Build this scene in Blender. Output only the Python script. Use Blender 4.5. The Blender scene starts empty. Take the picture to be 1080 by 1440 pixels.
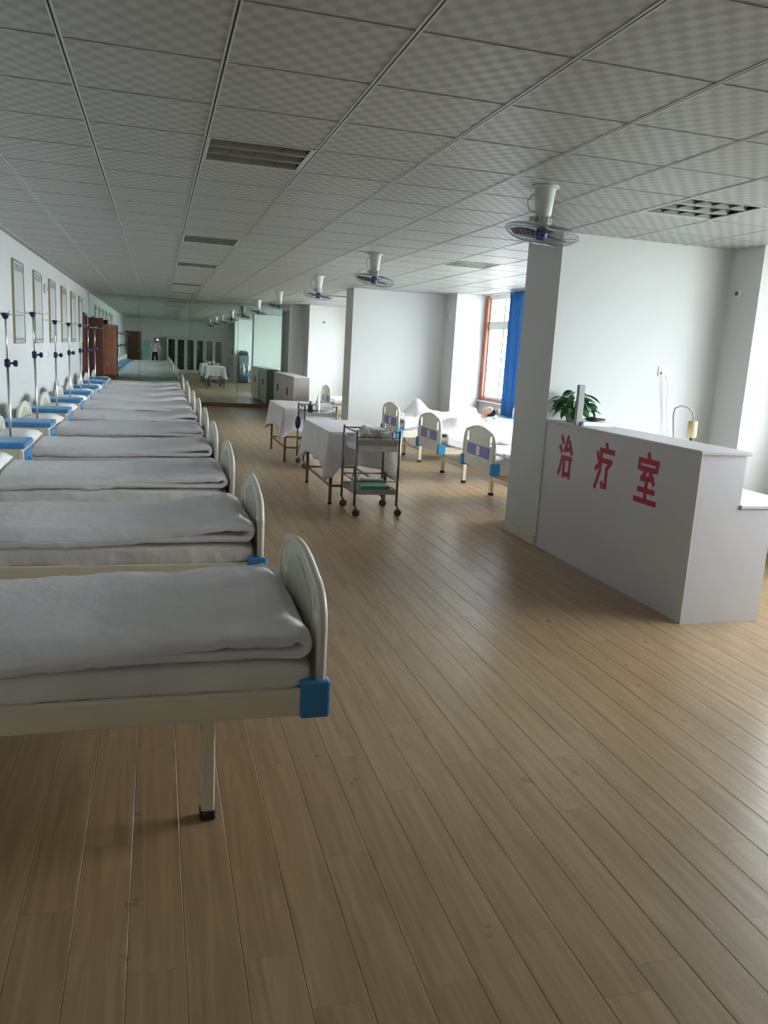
import bpy, bmesh, math, random
from mathutils import Vector, Matrix, noise
random.seed(7)
SC = bpy.context.scene
COL = SC.collection
PI = math.pi

# ---------------------------------------------------------------- camera
CAM = Vector((0.0, 0.0, 1.62))
RIGHT = Vector((0.9618345, -0.2677643, 0.0563615))
DOWN = Vector((0.0009339, -0.2027619, -0.9792276))
FWD = Vector((0.2736302, 0.9419076, -0.1947733))
FPX = 1122.95
cd = bpy.data.cameras.new('camera')
cd.sensor_fit = 'VERTICAL'
cd.sensor_height = 36.0
cd.lens = FPX / 1440.0 * 36.0
cd.clip_start = 0.02
cd.clip_end = 300
cam = bpy.data.objects.new('camera', cd)
COL.objects.link(cam)
mw = Matrix.Identity(4)
for r in range(3):
    mw[r][0] = RIGHT[r]; mw[r][1] = -DOWN[r]; mw[r][2] = -FWD[r]; mw[r][3] = CAM[r]
cam.matrix_world = mw
SC.camera = cam

# ---------------------------------------------------------------- world, exposure
wd = bpy.data.worlds.new('overcast_sky')
SC.world = wd
wd.use_nodes = True
bg = wd.node_tree.nodes['Background']
bg.inputs[0].default_value = (0.88, 0.95, 1.0, 1)
bg.inputs[1].default_value = 6.0
SC.view_settings.view_transform = 'Standard'
SC.view_settings.look = 'None'
SC.view_settings.gamma = 1.0
SC.view_settings.use_curve_mapping = False
SC.view_settings.exposure = 1.95
SC.cycles.max_bounces = 12
SC.cycles.diffuse_bounces = 8
SC.cycles.glossy_bounces = 5
SC.cycles.transparent_max_bounces = 12
SC.cycles.caustics_reflective = True
SC.cycles.caustics_refractive = False
SC.cycles.sample_clamp_indirect = 8

# ---------------------------------------------------------------- room numbers
XL, XW, XG = -1.63, 4.95, 5.50      # left wall, pier faces, glazing line
YB, YM = -1.20, 21.60               # wall behind, mirror wall
ZC = 2.696
GX0, GY0, GT = -0.948, 2.845, 0.60  # ceiling grid
BAYS = [(2.40, 5.60), (7.60, 13.30), (15.05, 19.75)]  # first opening, out of view, is sized to set the foreground light

def portal(y0, y1):
    ld = bpy.data.lights.new('sky_portal', 'AREA')
    ld.shape = 'RECTANGLE'; ld.size = ZC - 0.92; ld.size_y = y1 - y0
    ld.cycles.is_portal = True
    o = bpy.data.objects.new('sky_portal', ld)
    o.location = (XG + 0.30, (y0 + y1) / 2, (ZC + 0.92) / 2)
    o.rotation_euler = (0, PI / 2, 0)
    COL.objects.link(o)
for a, b in BAYS:
    portal(a, b)

# ---------------------------------------------------------------- materials
def nodes_of(name):
    m = bpy.data.materials.new(name); m.use_nodes = True
    nt = m.node_tree
    return m, nt, nt.nodes['Principled BSDF']
def srgb(c):
    return tuple((x / 12.92 if x <= 0.04045 else ((x + 0.055) / 1.055) ** 2.4) for x in c)
def mat(name, rgb, rough=0.5, metal=0.0, var=0.06, vscale=6.0, bump=0.0, bscale=40.0, spec=0.5, coat=0.0, trans=0.0, bdist=0.01):
    """rgb is sRGB 0..255"""
    m, nt, b = nodes_of(name)
    c = srgb([x / 255 for x in rgb])
    b.inputs['Roughness'].default_value = rough
    b.inputs['Metallic'].default_value = metal
    b.inputs['Specular IOR Level'].default_value = spec
    b.inputs['Coat Weight'].default_value = coat
    b.inputs['Transmission Weight'].default_value = trans
    tc = nt.nodes.new('ShaderNodeTexCoord')
    if var > 0:
        n = nt.nodes.new('ShaderNodeTexNoise'); n.inputs['Scale'].default_value = vscale; n.inputs['Detail'].default_value = 4
        nt.links.new(tc.outputs['Object'], n.inputs['Vector'])
        r = nt.nodes.new('ShaderNodeValToRGB')
        r.color_ramp.elements[0].position = 0.3; r.color_ramp.elements[1].position = 0.7
        r.color_ramp.elements[0].color = tuple(x * (1 - var) for x in c) + (1,)
        r.color_ramp.elements[1].color = tuple(min(1, x * (1 + var)) for x in c) + (1,)
        nt.links.new(n.outputs['Fac'], r.inputs['Fac']); nt.links.new(r.outputs['Color'], b.inputs['Base Color'])
    else:
        b.inputs['Base Color'].default_value = c + (1,)
    if bump > 0:
        n2 = nt.nodes.new('ShaderNodeTexNoise'); n2.inputs['Scale'].default_value = bscale; n2.inputs['Detail'].default_value = 5
        nt.links.new(tc.outputs['Object'], n2.inputs['Vector'])
        bp = nt.nodes.new('ShaderNodeBump'); bp.inputs['Strength'].default_value = bump; bp.inputs['Distance'].default_value = bdist
        nt.links.new(n2.outputs['Fac'], bp.inputs['Height']); nt.links.new(bp.outputs['Normal'], b.inputs['Normal'])
    return m

def floor_material():
    m, nt, b = nodes_of('laminate_wood')
    N = nt.nodes.new; L = nt.links.new
    geo = N('ShaderNodeNewGeometry'); oi = N('ShaderNodeObjectInfo')
    add = N('ShaderNodeMath'); add.operation = 'ADD'
    L(oi.outputs['Random'], add.inputs[0]); L(geo.outputs['Random Per Island'], add.inputs[1])
    fr = N('ShaderNodeMath'); fr.operation = 'FRACT'; L(add.outputs[0], fr.inputs[0])
    off = N('ShaderNodeVectorMath'); off.operation = 'SCALE'
    cmb = N('ShaderNodeCombineXYZ')
    for k in range(3): cmb.inputs[k].default_value = (13.1, 37.7, 5.3)[k]
    L(cmb.outputs[0], off.inputs[0]); L(fr.outputs[0], off.inputs['Scale'])
    ad = N('ShaderNodeVectorMath'); ad.operation = 'ADD'
    L(geo.outputs['Position'], ad.inputs[0]); L(off.outputs[0], ad.inputs[1])
    mp = N('ShaderNodeMapping'); mp.inputs['Scale'].default_value = (24, 1.5, 1)
    L(ad.outputs[0], mp.inputs['Vector'])
    n1 = N('ShaderNodeTexNoise'); n1.inputs['Scale'].default_value = 1.0; n1.inputs['Detail'].default_value = 6; n1.inputs['Distortion'].default_value = 1.2
    L(mp.outputs[0], n1.inputs['Vector'])
    r = N('ShaderNodeValToRGB')
    e = r.color_ramp.elements
    e[0].position = 0.28; e[0].color = srgb((0.575, 0.468, 0.342)) + (1,)
    e[1].position = 0.72; e[1].color = srgb((0.69, 0.58, 0.445)) + (1,)
    L(n1.outputs['Fac'], r.inputs['Fac'])
    hs = N('ShaderNodeHueSaturation')
    vr = N('ShaderNodeMapRange'); vr.inputs['To Min'].default_value = 0.965; vr.inputs['To Max'].default_value = 1.03
    L(fr.outputs[0], vr.inputs['Value']); L(vr.outputs[0], hs.inputs['Value']); L(r.outputs['Color'], hs.inputs['Color'])
    L(hs.outputs['Color'], b.inputs['Base Color'])
    n2 = N('ShaderNodeTexNoise'); n2.inputs['Scale'].default_value = 9; n2.inputs['Detail'].default_value = 3
    L(geo.outputs['Position'], n2.inputs['Vector'])
    rr = N('ShaderNodeMapRange'); rr.inputs['To Min'].default_value = 0.24; rr.inputs['To Max'].default_value = 0.36
    L(n2.outputs['Fac'], rr.inputs['Value']); L(rr.outputs[0], b.inputs['Roughness'])
    bp = N('ShaderNodeBump'); bp.inputs['Strength'].default_value = 0.12; bp.inputs['Distance'].default_value = 0.004
    L(n1.outputs['Fac'], bp.inputs['Height']); L(bp.outputs['Normal'], b.inputs['Normal'])
    return m

def tile_material():
    m, nt, b = nodes_of('embossed_ceiling_tile')
    N = nt.nodes.new; L = nt.links.new
    geo = N('ShaderNodeNewGeometry'); sp = N('ShaderNodeSeparateXYZ'); L(geo.outputs['Position'], sp.inputs[0])
    def math_(op, a, bb=None):
        n = N('ShaderNodeMath'); n.operation = op
        for k, v in ((0, a), (1, bb)):
            if v is None: continue
            if isinstance(v, (int, float)): n.inputs[k].default_value = v
            else: L(v, n.inputs[k])
        return n.outputs[0]
    # soft lattice of raised lozenges, each row shifted half a step
    sx = math_('SINE', math_('MULTIPLY', sp.outputs['X'], 2 * PI / 0.10))
    sy = math_('SINE', math_('MULTIPLY', sp.outputs['Y'], 2 * PI / 0.12))
    pr1 = math_('MULTIPLY', math_('MULTIPLY', sx, sy), 1.6)
    pr1 = math_('DIVIDE', pr1, math_('ADD', math_('ABSOLUTE', pr1), 0.9))
    fine = math_('MULTIPLY', math_('SINE', math_('MULTIPLY', sp.outputs['X'], 2 * PI / 0.0125)), 0.06)
    pat = math_('ADD', math_('ADD', math_('MULTIPLY', pr1, 0.55), fine), 0.5)
    r = N('ShaderNodeValToRGB'); e = r.color_ramp.elements
    e[0].position = 0.15; e[0].color = srgb((0.625, 0.625, 0.61)) + (1,)
    e[1].position = 0.85; e[1].color = srgb((0.70, 0.70, 0.685)) + (1,)
    L(pat, r.inputs['Fac']); L(r.outputs['Color'], b.inputs['Base Color'])
    rr = N('ShaderNodeMapRange'); rr.inputs['To Min'].default_value = 0.60; rr.inputs['To Max'].default_value = 0.34
    L(pat, rr.inputs['Value']); L(rr.outputs[0], b.inputs['Roughness'])
    bp = N('ShaderNodeBump'); bp.inputs['Strength'].default_value = 0.14; bp.inputs['Distance'].default_value = 0.004
    L(pat, bp.inputs['Height']); L(bp.outputs['Normal'], b.inputs['Normal'])
    return m

def poster_material():
    m, nt, b = nodes_of('printed_board')
    N = nt.nodes.new; L = nt.links.new
    tc = N('ShaderNodeTexCoord')
    mp = N('ShaderNodeMapping'); mp.inputs['Scale'].default_value = (1, 70, 46)
    L(tc.outputs['Object'], mp.inputs['Vector'])
    n = N('ShaderNodeTexNoise'); n.inputs['Scale'].default_value = 1.0; n.inputs['Detail'].default_value = 1
    L(mp.outputs[0], n.inputs['Vector'])
    sp = N('ShaderNodeSeparateXYZ'); L(tc.outputs['Object'], sp.inputs[0])
    s = N('ShaderNodeMath'); s.operation = 'MULTIPLY'; s.inputs[1].default_value = 2 * PI / 0.03; L(sp.outputs['Z'], s.inputs[0])
    sn = N('ShaderNodeMath'); sn.operation = 'SINE'; L(s.outputs[0], sn.inputs[0])
    mul = N('ShaderNodeMath'); mul.operation = 'MULTIPLY'; L(sn.outputs[0], mul.inputs[0]); L(n.outputs['Fac'], mul.inputs[1])
    r = N('ShaderNodeValToRGB'); e = r.color_ramp.elements
    e[0].position = 0.10; e[0].color = srgb((0.80, 0.81, 0.82)) + (1,)
    e[1].position = 0.60; e[1].color = srgb((0.70, 0.71, 0.73)) + (1,)
    L(mul.outputs[0], r.inputs['Fac']); L(r.outputs['Color'], b.inputs['Base Color'])
    b.inputs['Roughness'].default_value = 0.3
    return m

def glass_material(name, tint, refl=0.06):
    m = bpy.data.materials.new(name); m.use_nodes = True
    nt = m.node_tree; nt.nodes.clear()
    out = nt.nodes.new('ShaderNodeOutputMaterial')
    t = nt.nodes.new('ShaderNodeBsdfTransparent'); t.inputs[0].default_value = tint + (1,)
    g = nt.nodes.new('ShaderNodeBsdfGlossy'); g.inputs['Roughness'].default_value = 0.02
    lw = nt.nodes.new('ShaderNodeLayerWeight'); lw.inputs['Blend'].default_value = 0.5
    pw = nt.nodes.new('ShaderNodeMath'); pw.operation = 'POWER'; pw.inputs[1].default_value = 5.0
    nt.links.new(lw.outputs['Facing'], pw.inputs[0])
    f = nt.nodes.new('ShaderNodeMapRange'); f.inputs['To Min'].default_value = refl; f.inputs['To Max'].default_value = 0.6
    nt.links.new(pw.outputs[0], f.inputs['Value'])
    x = nt.nodes.new('ShaderNodeMixShader')
    nt.links.new(f.outputs[0], x.inputs[0]); nt.links.new(t.outputs[0], x.inputs[1]); nt.links.new(g.outputs[0], x.inputs[2])
    nt.links.new(x.outputs[0], out.inputs[0])
    return m

def emit_material(name, rgb, s):
    m, nt, b = nodes_of(name)
    b.inputs['Base Color'].default_value = rgb + (1,)
    b.inputs['Emission Color'].default_value = rgb + (1,)
    b.inputs['Emission Strength'].default_value = s
    return m

M = {}
M['floor'] = floor_material()
M['groove'] = mat('floor_underlay', (110, 84, 60), 0.8)
M['tile'] = tile_material()
M['wall'] = mat('white_wall_paint', (204, 205, 203), 0.75, var=0.025, vscale=1.2, bump=0.04, bscale=90)
M['tee'] = mat('painted_tee_bar', (196, 198, 198), 0.35, var=0.03)
M['teegroove'] = mat('tee_shadow_groove', (58, 58, 58), 0.7, var=0.03)
M['skirt'] = mat('cream_skirting', (205, 196, 175), 0.45)
M['bskirt'] = mat('brown_skirting', (128, 104, 78), 0.4)
M['mirror'] = mat('mirror_silver', (206, 224, 216), 0.0, metal=1.0, var=0.0)
M['seam'] = mat('mirror_edge_strip', (120, 130, 126), 0.3, metal=0.6)
M['cream'] = mat('cream_painted_steel', (232, 222, 200), 0.42, var=0.03, spec=0.4)
M['abs'] = mat('cream_plastic', (218, 216, 202), 0.38, var=0.03, vscale=9)
M['absdark'] = mat('grey_plastic_panel', (186, 184, 172), 0.42, var=0.03)
M['blue'] = mat('blue_plastic', (62, 134, 200), 0.36, var=0.05)
M['cyan'] = mat('sky_blue_plastic', (60, 152, 208), 0.36, var=0.05)
M['violet'] = mat('periwinkle_panel', (116, 124, 180), 0.4, var=0.04)
M['rubber'] = mat('dark_rubber', (44, 42, 40), 0.7)
M['sheet'] = mat('white_sheet', (230, 227, 224), 0.85, var=0.03, vscale=3, bump=0.5, bscale=9, bdist=0.03)
M['quilt'] = mat('white_quilt_cover', (226, 223, 227), 0.85, var=0.035, vscale=3, bump=0.4, bscale=7, bdist=0.03)
M['pillow'] = mat('white_pillowcase', (234, 232, 228), 0.85, var=0.03, vscale=4, bump=0.2, bscale=14)
M['cloth'] = mat('pale_tablecloth', (218, 212, 214), 0.85, var=0.03, vscale=3, bump=0.12, bscale=12)
M['steel'] = mat('brushed_steel', (196, 198, 198), 0.30, metal=1.0, var=0.04)
M['darksteel'] = mat('tarnished_steel', (128, 122, 112), 0.32, metal=1.0, var=0.08)
M['castor'] = mat('brown_castor_wheel', (92, 76, 52), 0.5)
M['counter'] = mat('white_laminate', (200, 196, 199), 0.42, var=0.02, vscale=2)
M['edge'] = mat('cream_edge_banding', (214, 208, 188), 0.4)
M['red'] = mat('red_vinyl_letter', (176, 26, 52), 0.5, var=0.05)
M['leaf'] = mat('green_leaf', (46, 100, 44), 0.4, var=0.35, vscale=20)
M['pot'] = mat('pale_green_glass_pot', (150, 166, 150), 0.25)
M['soil'] = mat('potting_soil', (60, 46, 34), 0.9)
M['white'] = mat('white_plastic', (226, 226, 224), 0.4, var=0.02)
M['grey'] = mat('grey_plastic', (150, 150, 150), 0.45)
M['dgrey'] = mat('slate_grey_steel', (84, 88, 96), 0.5)
M['black'] = mat('black_plastic', (22, 22, 26), 0.45)
M['navy'] = mat('navy_plastic', (26, 30, 78), 0.4)
M['fanblade'] = mat('dark_fan_blade', (62, 68, 84), 0.45)
M['fanblue'] = mat('blue_fan_hub', (44, 62, 130), 0.4)
M['fanbody'] = mat('off_white_fan_body', (206, 208, 200), 0.4)
M['wire'] = mat('guard_wire', (150, 156, 160), 0.35, metal=0.7)
M['board'] = poster_material()
M['boardhead'] = mat('poster_heading', (140, 142, 146), 0.4, var=0.25, vscale=45)
M['goldframe'] = mat('champagne_frame', (168, 154, 118), 0.35, metal=0.6)
M['doorwood'] = mat('dark_brown_door', (92, 54, 40), 0.4, var=0.12, vscale=5)
M['doorlight'] = mat('reddish_brown_door', (150, 100, 76), 0.42, var=0.1, vscale=5)
M['winwood'] = mat('red_brown_window_wood', (166, 98, 78), 0.45, var=0.08)
M['sash'] = mat('white_window_sash', (228, 228, 224), 0.4)
M['glass'] = glass_material('window_glass', (0.96, 0.98, 0.98), 0.03)
M['cabglass'] = glass_material('cabinet_glass', (0.80, 0.86, 0.84))
M['curtain'] = mat('blue_curtain', (66, 136, 208), 0.8, var=0.06, vscale=5)
M['cabcream'] = mat('cream_cabinet_steel', (198, 194, 180), 0.45)
M['cabgrey'] = mat('grey_locker_front', (168, 164, 160), 0.45)
M['skin'] = mat('skin', (214, 172, 146), 0.5)
M['hair'] = mat('black_hair', (24, 20, 20), 0.45)
M['shirt'] = mat('white_shirt', (232, 230, 226), 0.8, bump=0.1, bscale=16)
M['trousers'] = mat('black_trousers', (20, 20, 24), 0.8)
M['amber'] = mat('amber_lamp_shade', (206, 186, 140), 0.45)
M['teal'] = mat('pale_teal_board', (150, 196, 184), 0.5, var=0.12, vscale=12)
M['tube'] = mat('unlit_fluorescent_tube', (226, 230, 228), 0.3)
M['reflector'] = mat('louvre_aluminium', (150, 156, 150), 0.22, metal=1.0, var=0.03)
M['slot'] = mat('louvre_slot_reflected_tone', (128, 132, 122), 0.4, metal=0.3)  # grey-green puts the dark room mirrored in the louvres into the colour
M['ground'] = mat('pale_concrete_yard', (176, 176, 170), 0.9)
M['greenplastic'] = mat('green_plastic', (90, 150, 130), 0.4)
M['paper'] = mat('printed_packet', (200, 196, 188), 0.6, var=0.18, vscale=30)

# ---------------------------------------------------------------- mesh helpers
class MB:
    def __init__(s):
        s.bm = bmesh.new()
    def box(s, x0, x1, y0, y1, z0, z1, bev=0.0, seg=1):
        bm = bmesh.new() if bev > 0 else s.bm
        vs = [bm.verts.new((x, y, z)) for x in (x0, x1) for y in (y0, y1) for z in (z0, z1)]
        for f in ((0, 1, 3, 2), (4, 6, 7, 5), (0, 4, 5, 1), (2, 3, 7, 6), (0, 2, 6, 4), (1, 5, 7, 3)):
            bm.faces.new([vs[i] for i in f])
        if bev > 0:
            bmesh.ops.bevel(bm, geom=list(bm.edges), offset=bev, segments=seg, profile=0.5, affect='EDGES')
            s.merge(bm)
        return s
    def merge(s, bm, mtx=None):
        mp = {}
        for v in bm.verts:
            mp[v] = s.bm.verts.new(mtx @ v.co if mtx else v.co)
        for f in bm.faces:
            try:
                s.bm.faces.new([mp[v] for v in f.verts]).smooth = f.smooth
            except ValueError:
                pass
        bm.free()
        return s
    def tube(s, pts, r, n=8, cap=True, smooth=True, closed=False):
        pts = [Vector(p) for p in pts]
        rs = r if isinstance(r, (list, tuple)) else [r] * len(pts)
        rings = []; prev = None
        for i, p in enumerate(pts):
            a = pts[i - 1] if (i > 0 or closed) else p
            b = pts[(i + 1) % len(pts)] if (i < len(pts) - 1 or closed) else p
            t = (b - a).normalized()
            if prev is None:
                u = t.orthogonal().normalized()
            else:
                u = (prev - t * prev.dot(t))
                u = u.normalized() if u.length > 1e-6 else t.orthogonal().normalized()
            prev = u; w = t.cross(u)
            rings.append([s.bm.verts.new(p + (u * math.cos(2 * PI * k / n) + w * math.sin(2 * PI * k / n)) * rs[i]) for k in range(n)])
        m = len(rings)
        for i in range(m if closed else m - 1):
            A, Bq = rings[i], rings[(i + 1) % m]
            for k in range(n):
                s.bm.faces.new((A[k], A[(k + 1) % n], Bq[(k + 1) % n], Bq[k])).smooth = smooth
        if cap and not closed:
            s.bm.faces.new(list(reversed(rings[0]))); s.bm.faces.new(rings[-1])
        return s
    def lathe(s, prof, c=(0, 0, 0), n=20, axis='Z', smooth=True):
        c = Vector(c); rings = []
        for r, z in prof:
            ring = []
            for k in range(n):
                a = 2 * PI * k / n
                p = {'Z': (r * math.cos(a), r * math.sin(a), z), 'Y': (r * math.cos(a), z, r * math.sin(a)), 'X': (z, r * math.cos(a), r * math.sin(a))}[axis]
                ring.append(s.bm.verts.new(c + Vector(p)))
            rings.append(ring)
        for A, Bq in zip(rings, rings[1:]):
            for k in range(n):
                s.bm.faces.new((A[k], A[(k + 1) % n], Bq[(k + 1) % n], Bq[k])).smooth = smooth
        s.bm.faces.new(list(reversed(rings[0]))); s.bm.faces.new(rings[-1])
        return s
    def prism(s, poly, d0, d1, plane='YZ'):
        """poly in a plane, extruded along the third axis from d0 to d1"""
        def P(a, b, d):
            return {'YZ': (d, a, b), 'XZ': (a, d, b), 'XY': (a, b, d)}[plane]
        A = [s.bm.verts.new(P(a, b, d0)) for a, b in poly]
        Bq = [s.bm.verts.new(P(a, b, d1)) for a, b in poly]
        n = len(poly)
        s.bm.faces.new(A); s.bm.faces.new(list(reversed(Bq)))
        for k in range(n):
            s.bm.faces.new((A[k], Bq[k], Bq[(k + 1) % n], A[(k + 1) % n]))
        return s
    def grid(s, fn, nu, nv, smooth=True, closed_v=False):
        V = [[s.bm.verts.new(fn(i / nu, j / nv)) for j in range(nv if closed_v else nv + 1)] for i in range(nu + 1)]
        for i in range(nu):
            for j in range(nv):
                j2 = (j + 1) % nv if closed_v else j + 1
                s.bm.faces.new((V[i][j], V[i + 1][j], V[i + 1][j2], V[i][j2])).smooth = smooth
        return V
    def mesh(s, name, m):
        bmesh.ops.recalc_face_normals(s.bm, faces=list(s.bm.faces))
        me = bpy.data.meshes.new(name)
        s.bm.to_mesh(me); s.bm.free()
        if m is not None:
            me.materials.append(M[m] if isinstance(m, str) else m)
        return me
    def build(s, name, m, parent=None, loc=None, rot=None):
        o = bpy.data.objects.new(name, s.mesh(name, m))
        COL.objects.link(o)
        if parent is not None: o.parent = parent
        if loc is not None: o.location = loc
        if rot is not None: o.rotation_euler = rot
        return o

def link(name, me, parent=None, loc=None, rot=None):
    o = bpy.data.objects.new(name, me); COL.objects.link(o)
    if parent is not None: o.parent = parent
    if loc is not None: o.location = loc
    if rot is not None: o.rotation_euler = rot
    return o
def tag(o, label=None, cat=None, group=None, kind=None):
    if label: o['label'] = label
    if cat: o['category'] = cat
    if group: o['group'] = group
    if kind: o['kind'] = kind
    return o
def empty(name, loc=(0, 0, 0), rz=0.0):
    o = bpy.data.objects.new(name, None); COL.objects.link(o)
    o.location = loc; o.rotation_euler = (0, 0, rz); o.empty_display_size = 0.1
    return o
def thing(name, label, cat, loc=(0, 0, 0), rz=0.0, group=None):
    return tag(empty(name, loc, rz), label, cat, group)
def struct(o, label=None):
    o['kind'] = 'structure'
    if label: o['label'] = label
    return o
def copy_tree(o, parent=None):
    c = o.copy(); COL.objects.link(c); c.parent = parent
    for ch in list(o.children): copy_tree(ch, c)
    return c
def outline_mesh(name, loops, depth, m, bevel=0.0):
    """filled 2-D outline with holes, extruded to +-depth/2 in local Z"""
    cu = bpy.data.curves.new(name, 'CURVE'); cu.dimensions = '2D'; cu.fill_mode = 'BOTH'
    cu.extrude = max(0.0001, depth / 2 - bevel); cu.bevel_depth = bevel; cu.bevel_resolution = 1
    for lp in loops:
        sp = cu.splines.new('POLY'); sp.points.add(len(lp) - 1)
        for q, (a, b) in zip(sp.points, lp): q.co = (a, b, 0, 1)
        sp.use_cyclic_u = True
    t = bpy.data.objects.new('t', cu)
    COL.objects.link(t)
    dg = bpy.context.evaluated_depsgraph_get()
    me = bpy.data.meshes.new_from_object(t.evaluated_get(dg))
    bpy.data.objects.remove(t); bpy.data.curves.remove(cu)
    me.name = name; me.materials.clear(); me.materials.append(M[m])
    return me
def proj(p):
    d = Vector(p) - CAM
    z = d.dot(FWD)
    if z < 0.05: return None
    return (540 + FPX * d.dot(RIGHT) / z, 720 + FPX * d.dot(DOWN) / z, z)
def in_view(p, mg=90):
    q = proj(p)
    return q is not None and -mg < q[0] < 1080 + mg and -mg < q[1] < 1440 + mg

# ================================================================= STRUCTURE
# floor ------------------------------------------------------------
floor = struct(MB().box(XL - 0.2, XG + 0.25, YB - 0.2, YM + 0.2, -0.20, -0.009).build('floor', 'groove'),
               'warm oak laminate floor running the length of the ward')
PW, PLEN = 0.15, 1.22
def plank_mb(w, l, mb=None, x=0, y=0):
    mb = mb or MB()
    g = 0.0005
    b = 0.0016
    bm = mb.bm
    e = 0.0002
    def ring(ins, z):
        return [bm.verts.new((x + a, y + c, z)) for a, c in ((g + ins, e), (w - g - ins, e), (w - g - ins, l - e), (g + ins, l - e))]
    r0 = ring(0, -0.009); r1 = ring(0, -b * 0.7); r2 = ring(b, 0.0)
    for A, Bq in ((r0, r1), (r1, r2)):
        for k in range(4):
            bm.faces.new((A[k], A[(k + 1) % 4], Bq[(k + 1) % 4], Bq[k]))
    bm.faces.new(r2)
    return mb
full_plank = plank_mb(PW, PLEN).mesh('plank', 'floor')
allp = []
nx = int(math.ceil((XG - XL) / PW))
rr = random.Random(3)
for i in range(nx):
    x = -1.725 + i * PW
    y = YB - rr.random() * PLEN
    while y < YM:
        y0, y1 = max(y, YB), min(y + PLEN, YM)
        if y1 - y0 > 0.03:
            x0, x1 = max(x, XL), min(x + PW, XG)
            if x1 - x0 > 0.02:
                allp.append((x0, x1 - x0, y0, y1 - y0))
        y += PLEN
vis = [q for q in allp if any(in_view((q[0] + PW / 2, q[2] + t * q[3], 0)) for t in (0, 0.5, 1))]
vis.sort(key=lambda q: (Vector((q[0] + q[1] / 2, q[2] + q[3] / 2, 0)) - CAM).length)
near = set(vis[:290])
rest = MB()
for q in allp:
    if q in near:
        me = full_plank if (abs(q[1] - PW) < 1e-4 and abs(q[3] - PLEN) < 1e-4) else plank_mb(q[1], q[3]).mesh('plank', 'floor')
        link('plank', me, floor, (q[0], q[2], 0))
    else:
        plank_mb(q[1], q[3], rest, q[0], q[2])
tag(rest.build('plank_field', 'floor', floor), kind='stuff')

# ceiling ----------------------------------------------------------
ceiling = struct(MB().box(XL - 0.2, XG + 0.25, YB - 0.2, YM + 0.2, ZC + 0.075, ZC + 0.25).build('ceiling', 'teegroove'),
                 'suspended ceiling of square embossed grey-white tiles')
LIGHTS = {(2, 3), (2, 10), (2, 15), (2, 22), (2, 27), (7, 3), (7, 10), (7, 22)}
def tile_mb(w, l, mb=None, x=0, y=0):
    mb = mb or MB(); bm = mb.bm; g = 0.004; b = 0.003
    def ring(ins, z): return [bm.verts.new((x + a, y + c, z)) for a, c in ((g + ins, g + ins), (w - g - ins, g + ins), (w - g - ins, l - g - ins), (g + ins, l - g - ins))]
    r0 = ring(0, 0.012); r1 = ring(0, b); r2 = ring(b, 0.0)
    for A, Bq in ((r0, r1), (r1, r2)):
        for k in range(4): bm.faces.new((A[k], Bq[k], Bq[(k + 1) % 4], A[(k + 1) % 4]))
    bm.faces.new(list(reversed(r2))); bm.faces.new(r0)
    return mb
full_tile = tile_mb(GT, GT).mesh('ceiling_tile', 'tile')
resttile = MB()
i0, i1 = -2, 11
j0, j1 = -7, 32
for i in range(i0, i1):
    for j in range(j0, j1):
        if (i, j) in LIGHTS: continue
        x0, x1 = max(GX0 + i * GT, XL), min(GX0 + (i + 1) * GT, XG + 0.2)
        y0, y1 = max(GY0 + j * GT, YB), min(GY0 + (j + 1) * GT, YM)
        if x1 - x0 < 0.02 or y1 - y0 < 0.02: continue
        c = (0.5 * (x0 + x1), 0.5 * (y0 + y1), ZC)
        if y0 < 10.0 and in_view(c, 130):
            me = full_tile if (x1 - x0 > 0.599 and y1 - y0 > 0.599) else tile_mb(x1 - x0, y1 - y0).mesh('ceiling_tile', 'tile')
            link('ceiling_tile', me, ceiling, (x0, y0, ZC))
        else:
            tile_mb(x1 - x0, y1 - y0, resttile, x0, y0)
o = resttile.build('ceiling_tile_field', 'tile', ceiling, (0, 0, ZC)); tag(o, kind='stuff')
def tee_mesh(x0, x1, y0, y1, along):
    mb = MB(); t = 0.012
    if along == 'Y':
        mb.box(x0 - t, x0 - 0.004, y0, y1, ZC - 0.004, ZC + 0.002); mb.box(x0 + 0.004, x0 + t, y0, y1, ZC - 0.004, ZC + 0.002)
    else:
        t = 0.006
        mb.box(x0, x1, y0 - t, y0 + t, ZC - 0.0015, ZC + 0.003)
    return mb
for i in range(-1, 11):
    x = GX0 + i * GT
    tee_mesh(x, x, YB, YM, 'Y').build('main_tee', 'tee', ceiling)
    MB().box(x - 0.004, x + 0.004, YB, YM, ZC - 0.001, ZC + 0.004).build('tee_groove', 'teegroove', ceiling)
for j in range(-6, 31):
    y = GY0 + j * GT
    if YB < y < YM:
        tee_mesh(XL, XG + 0.2, y, y, 'X').build('cross_tee', 'tee', ceiling)
        MB().box(XL, XG + 0.2, y - 0.0028, y + 0.0028, ZC - 0.0022, ZC - 0.001).build('tee_groove', 'teegroove', ceiling)

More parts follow.
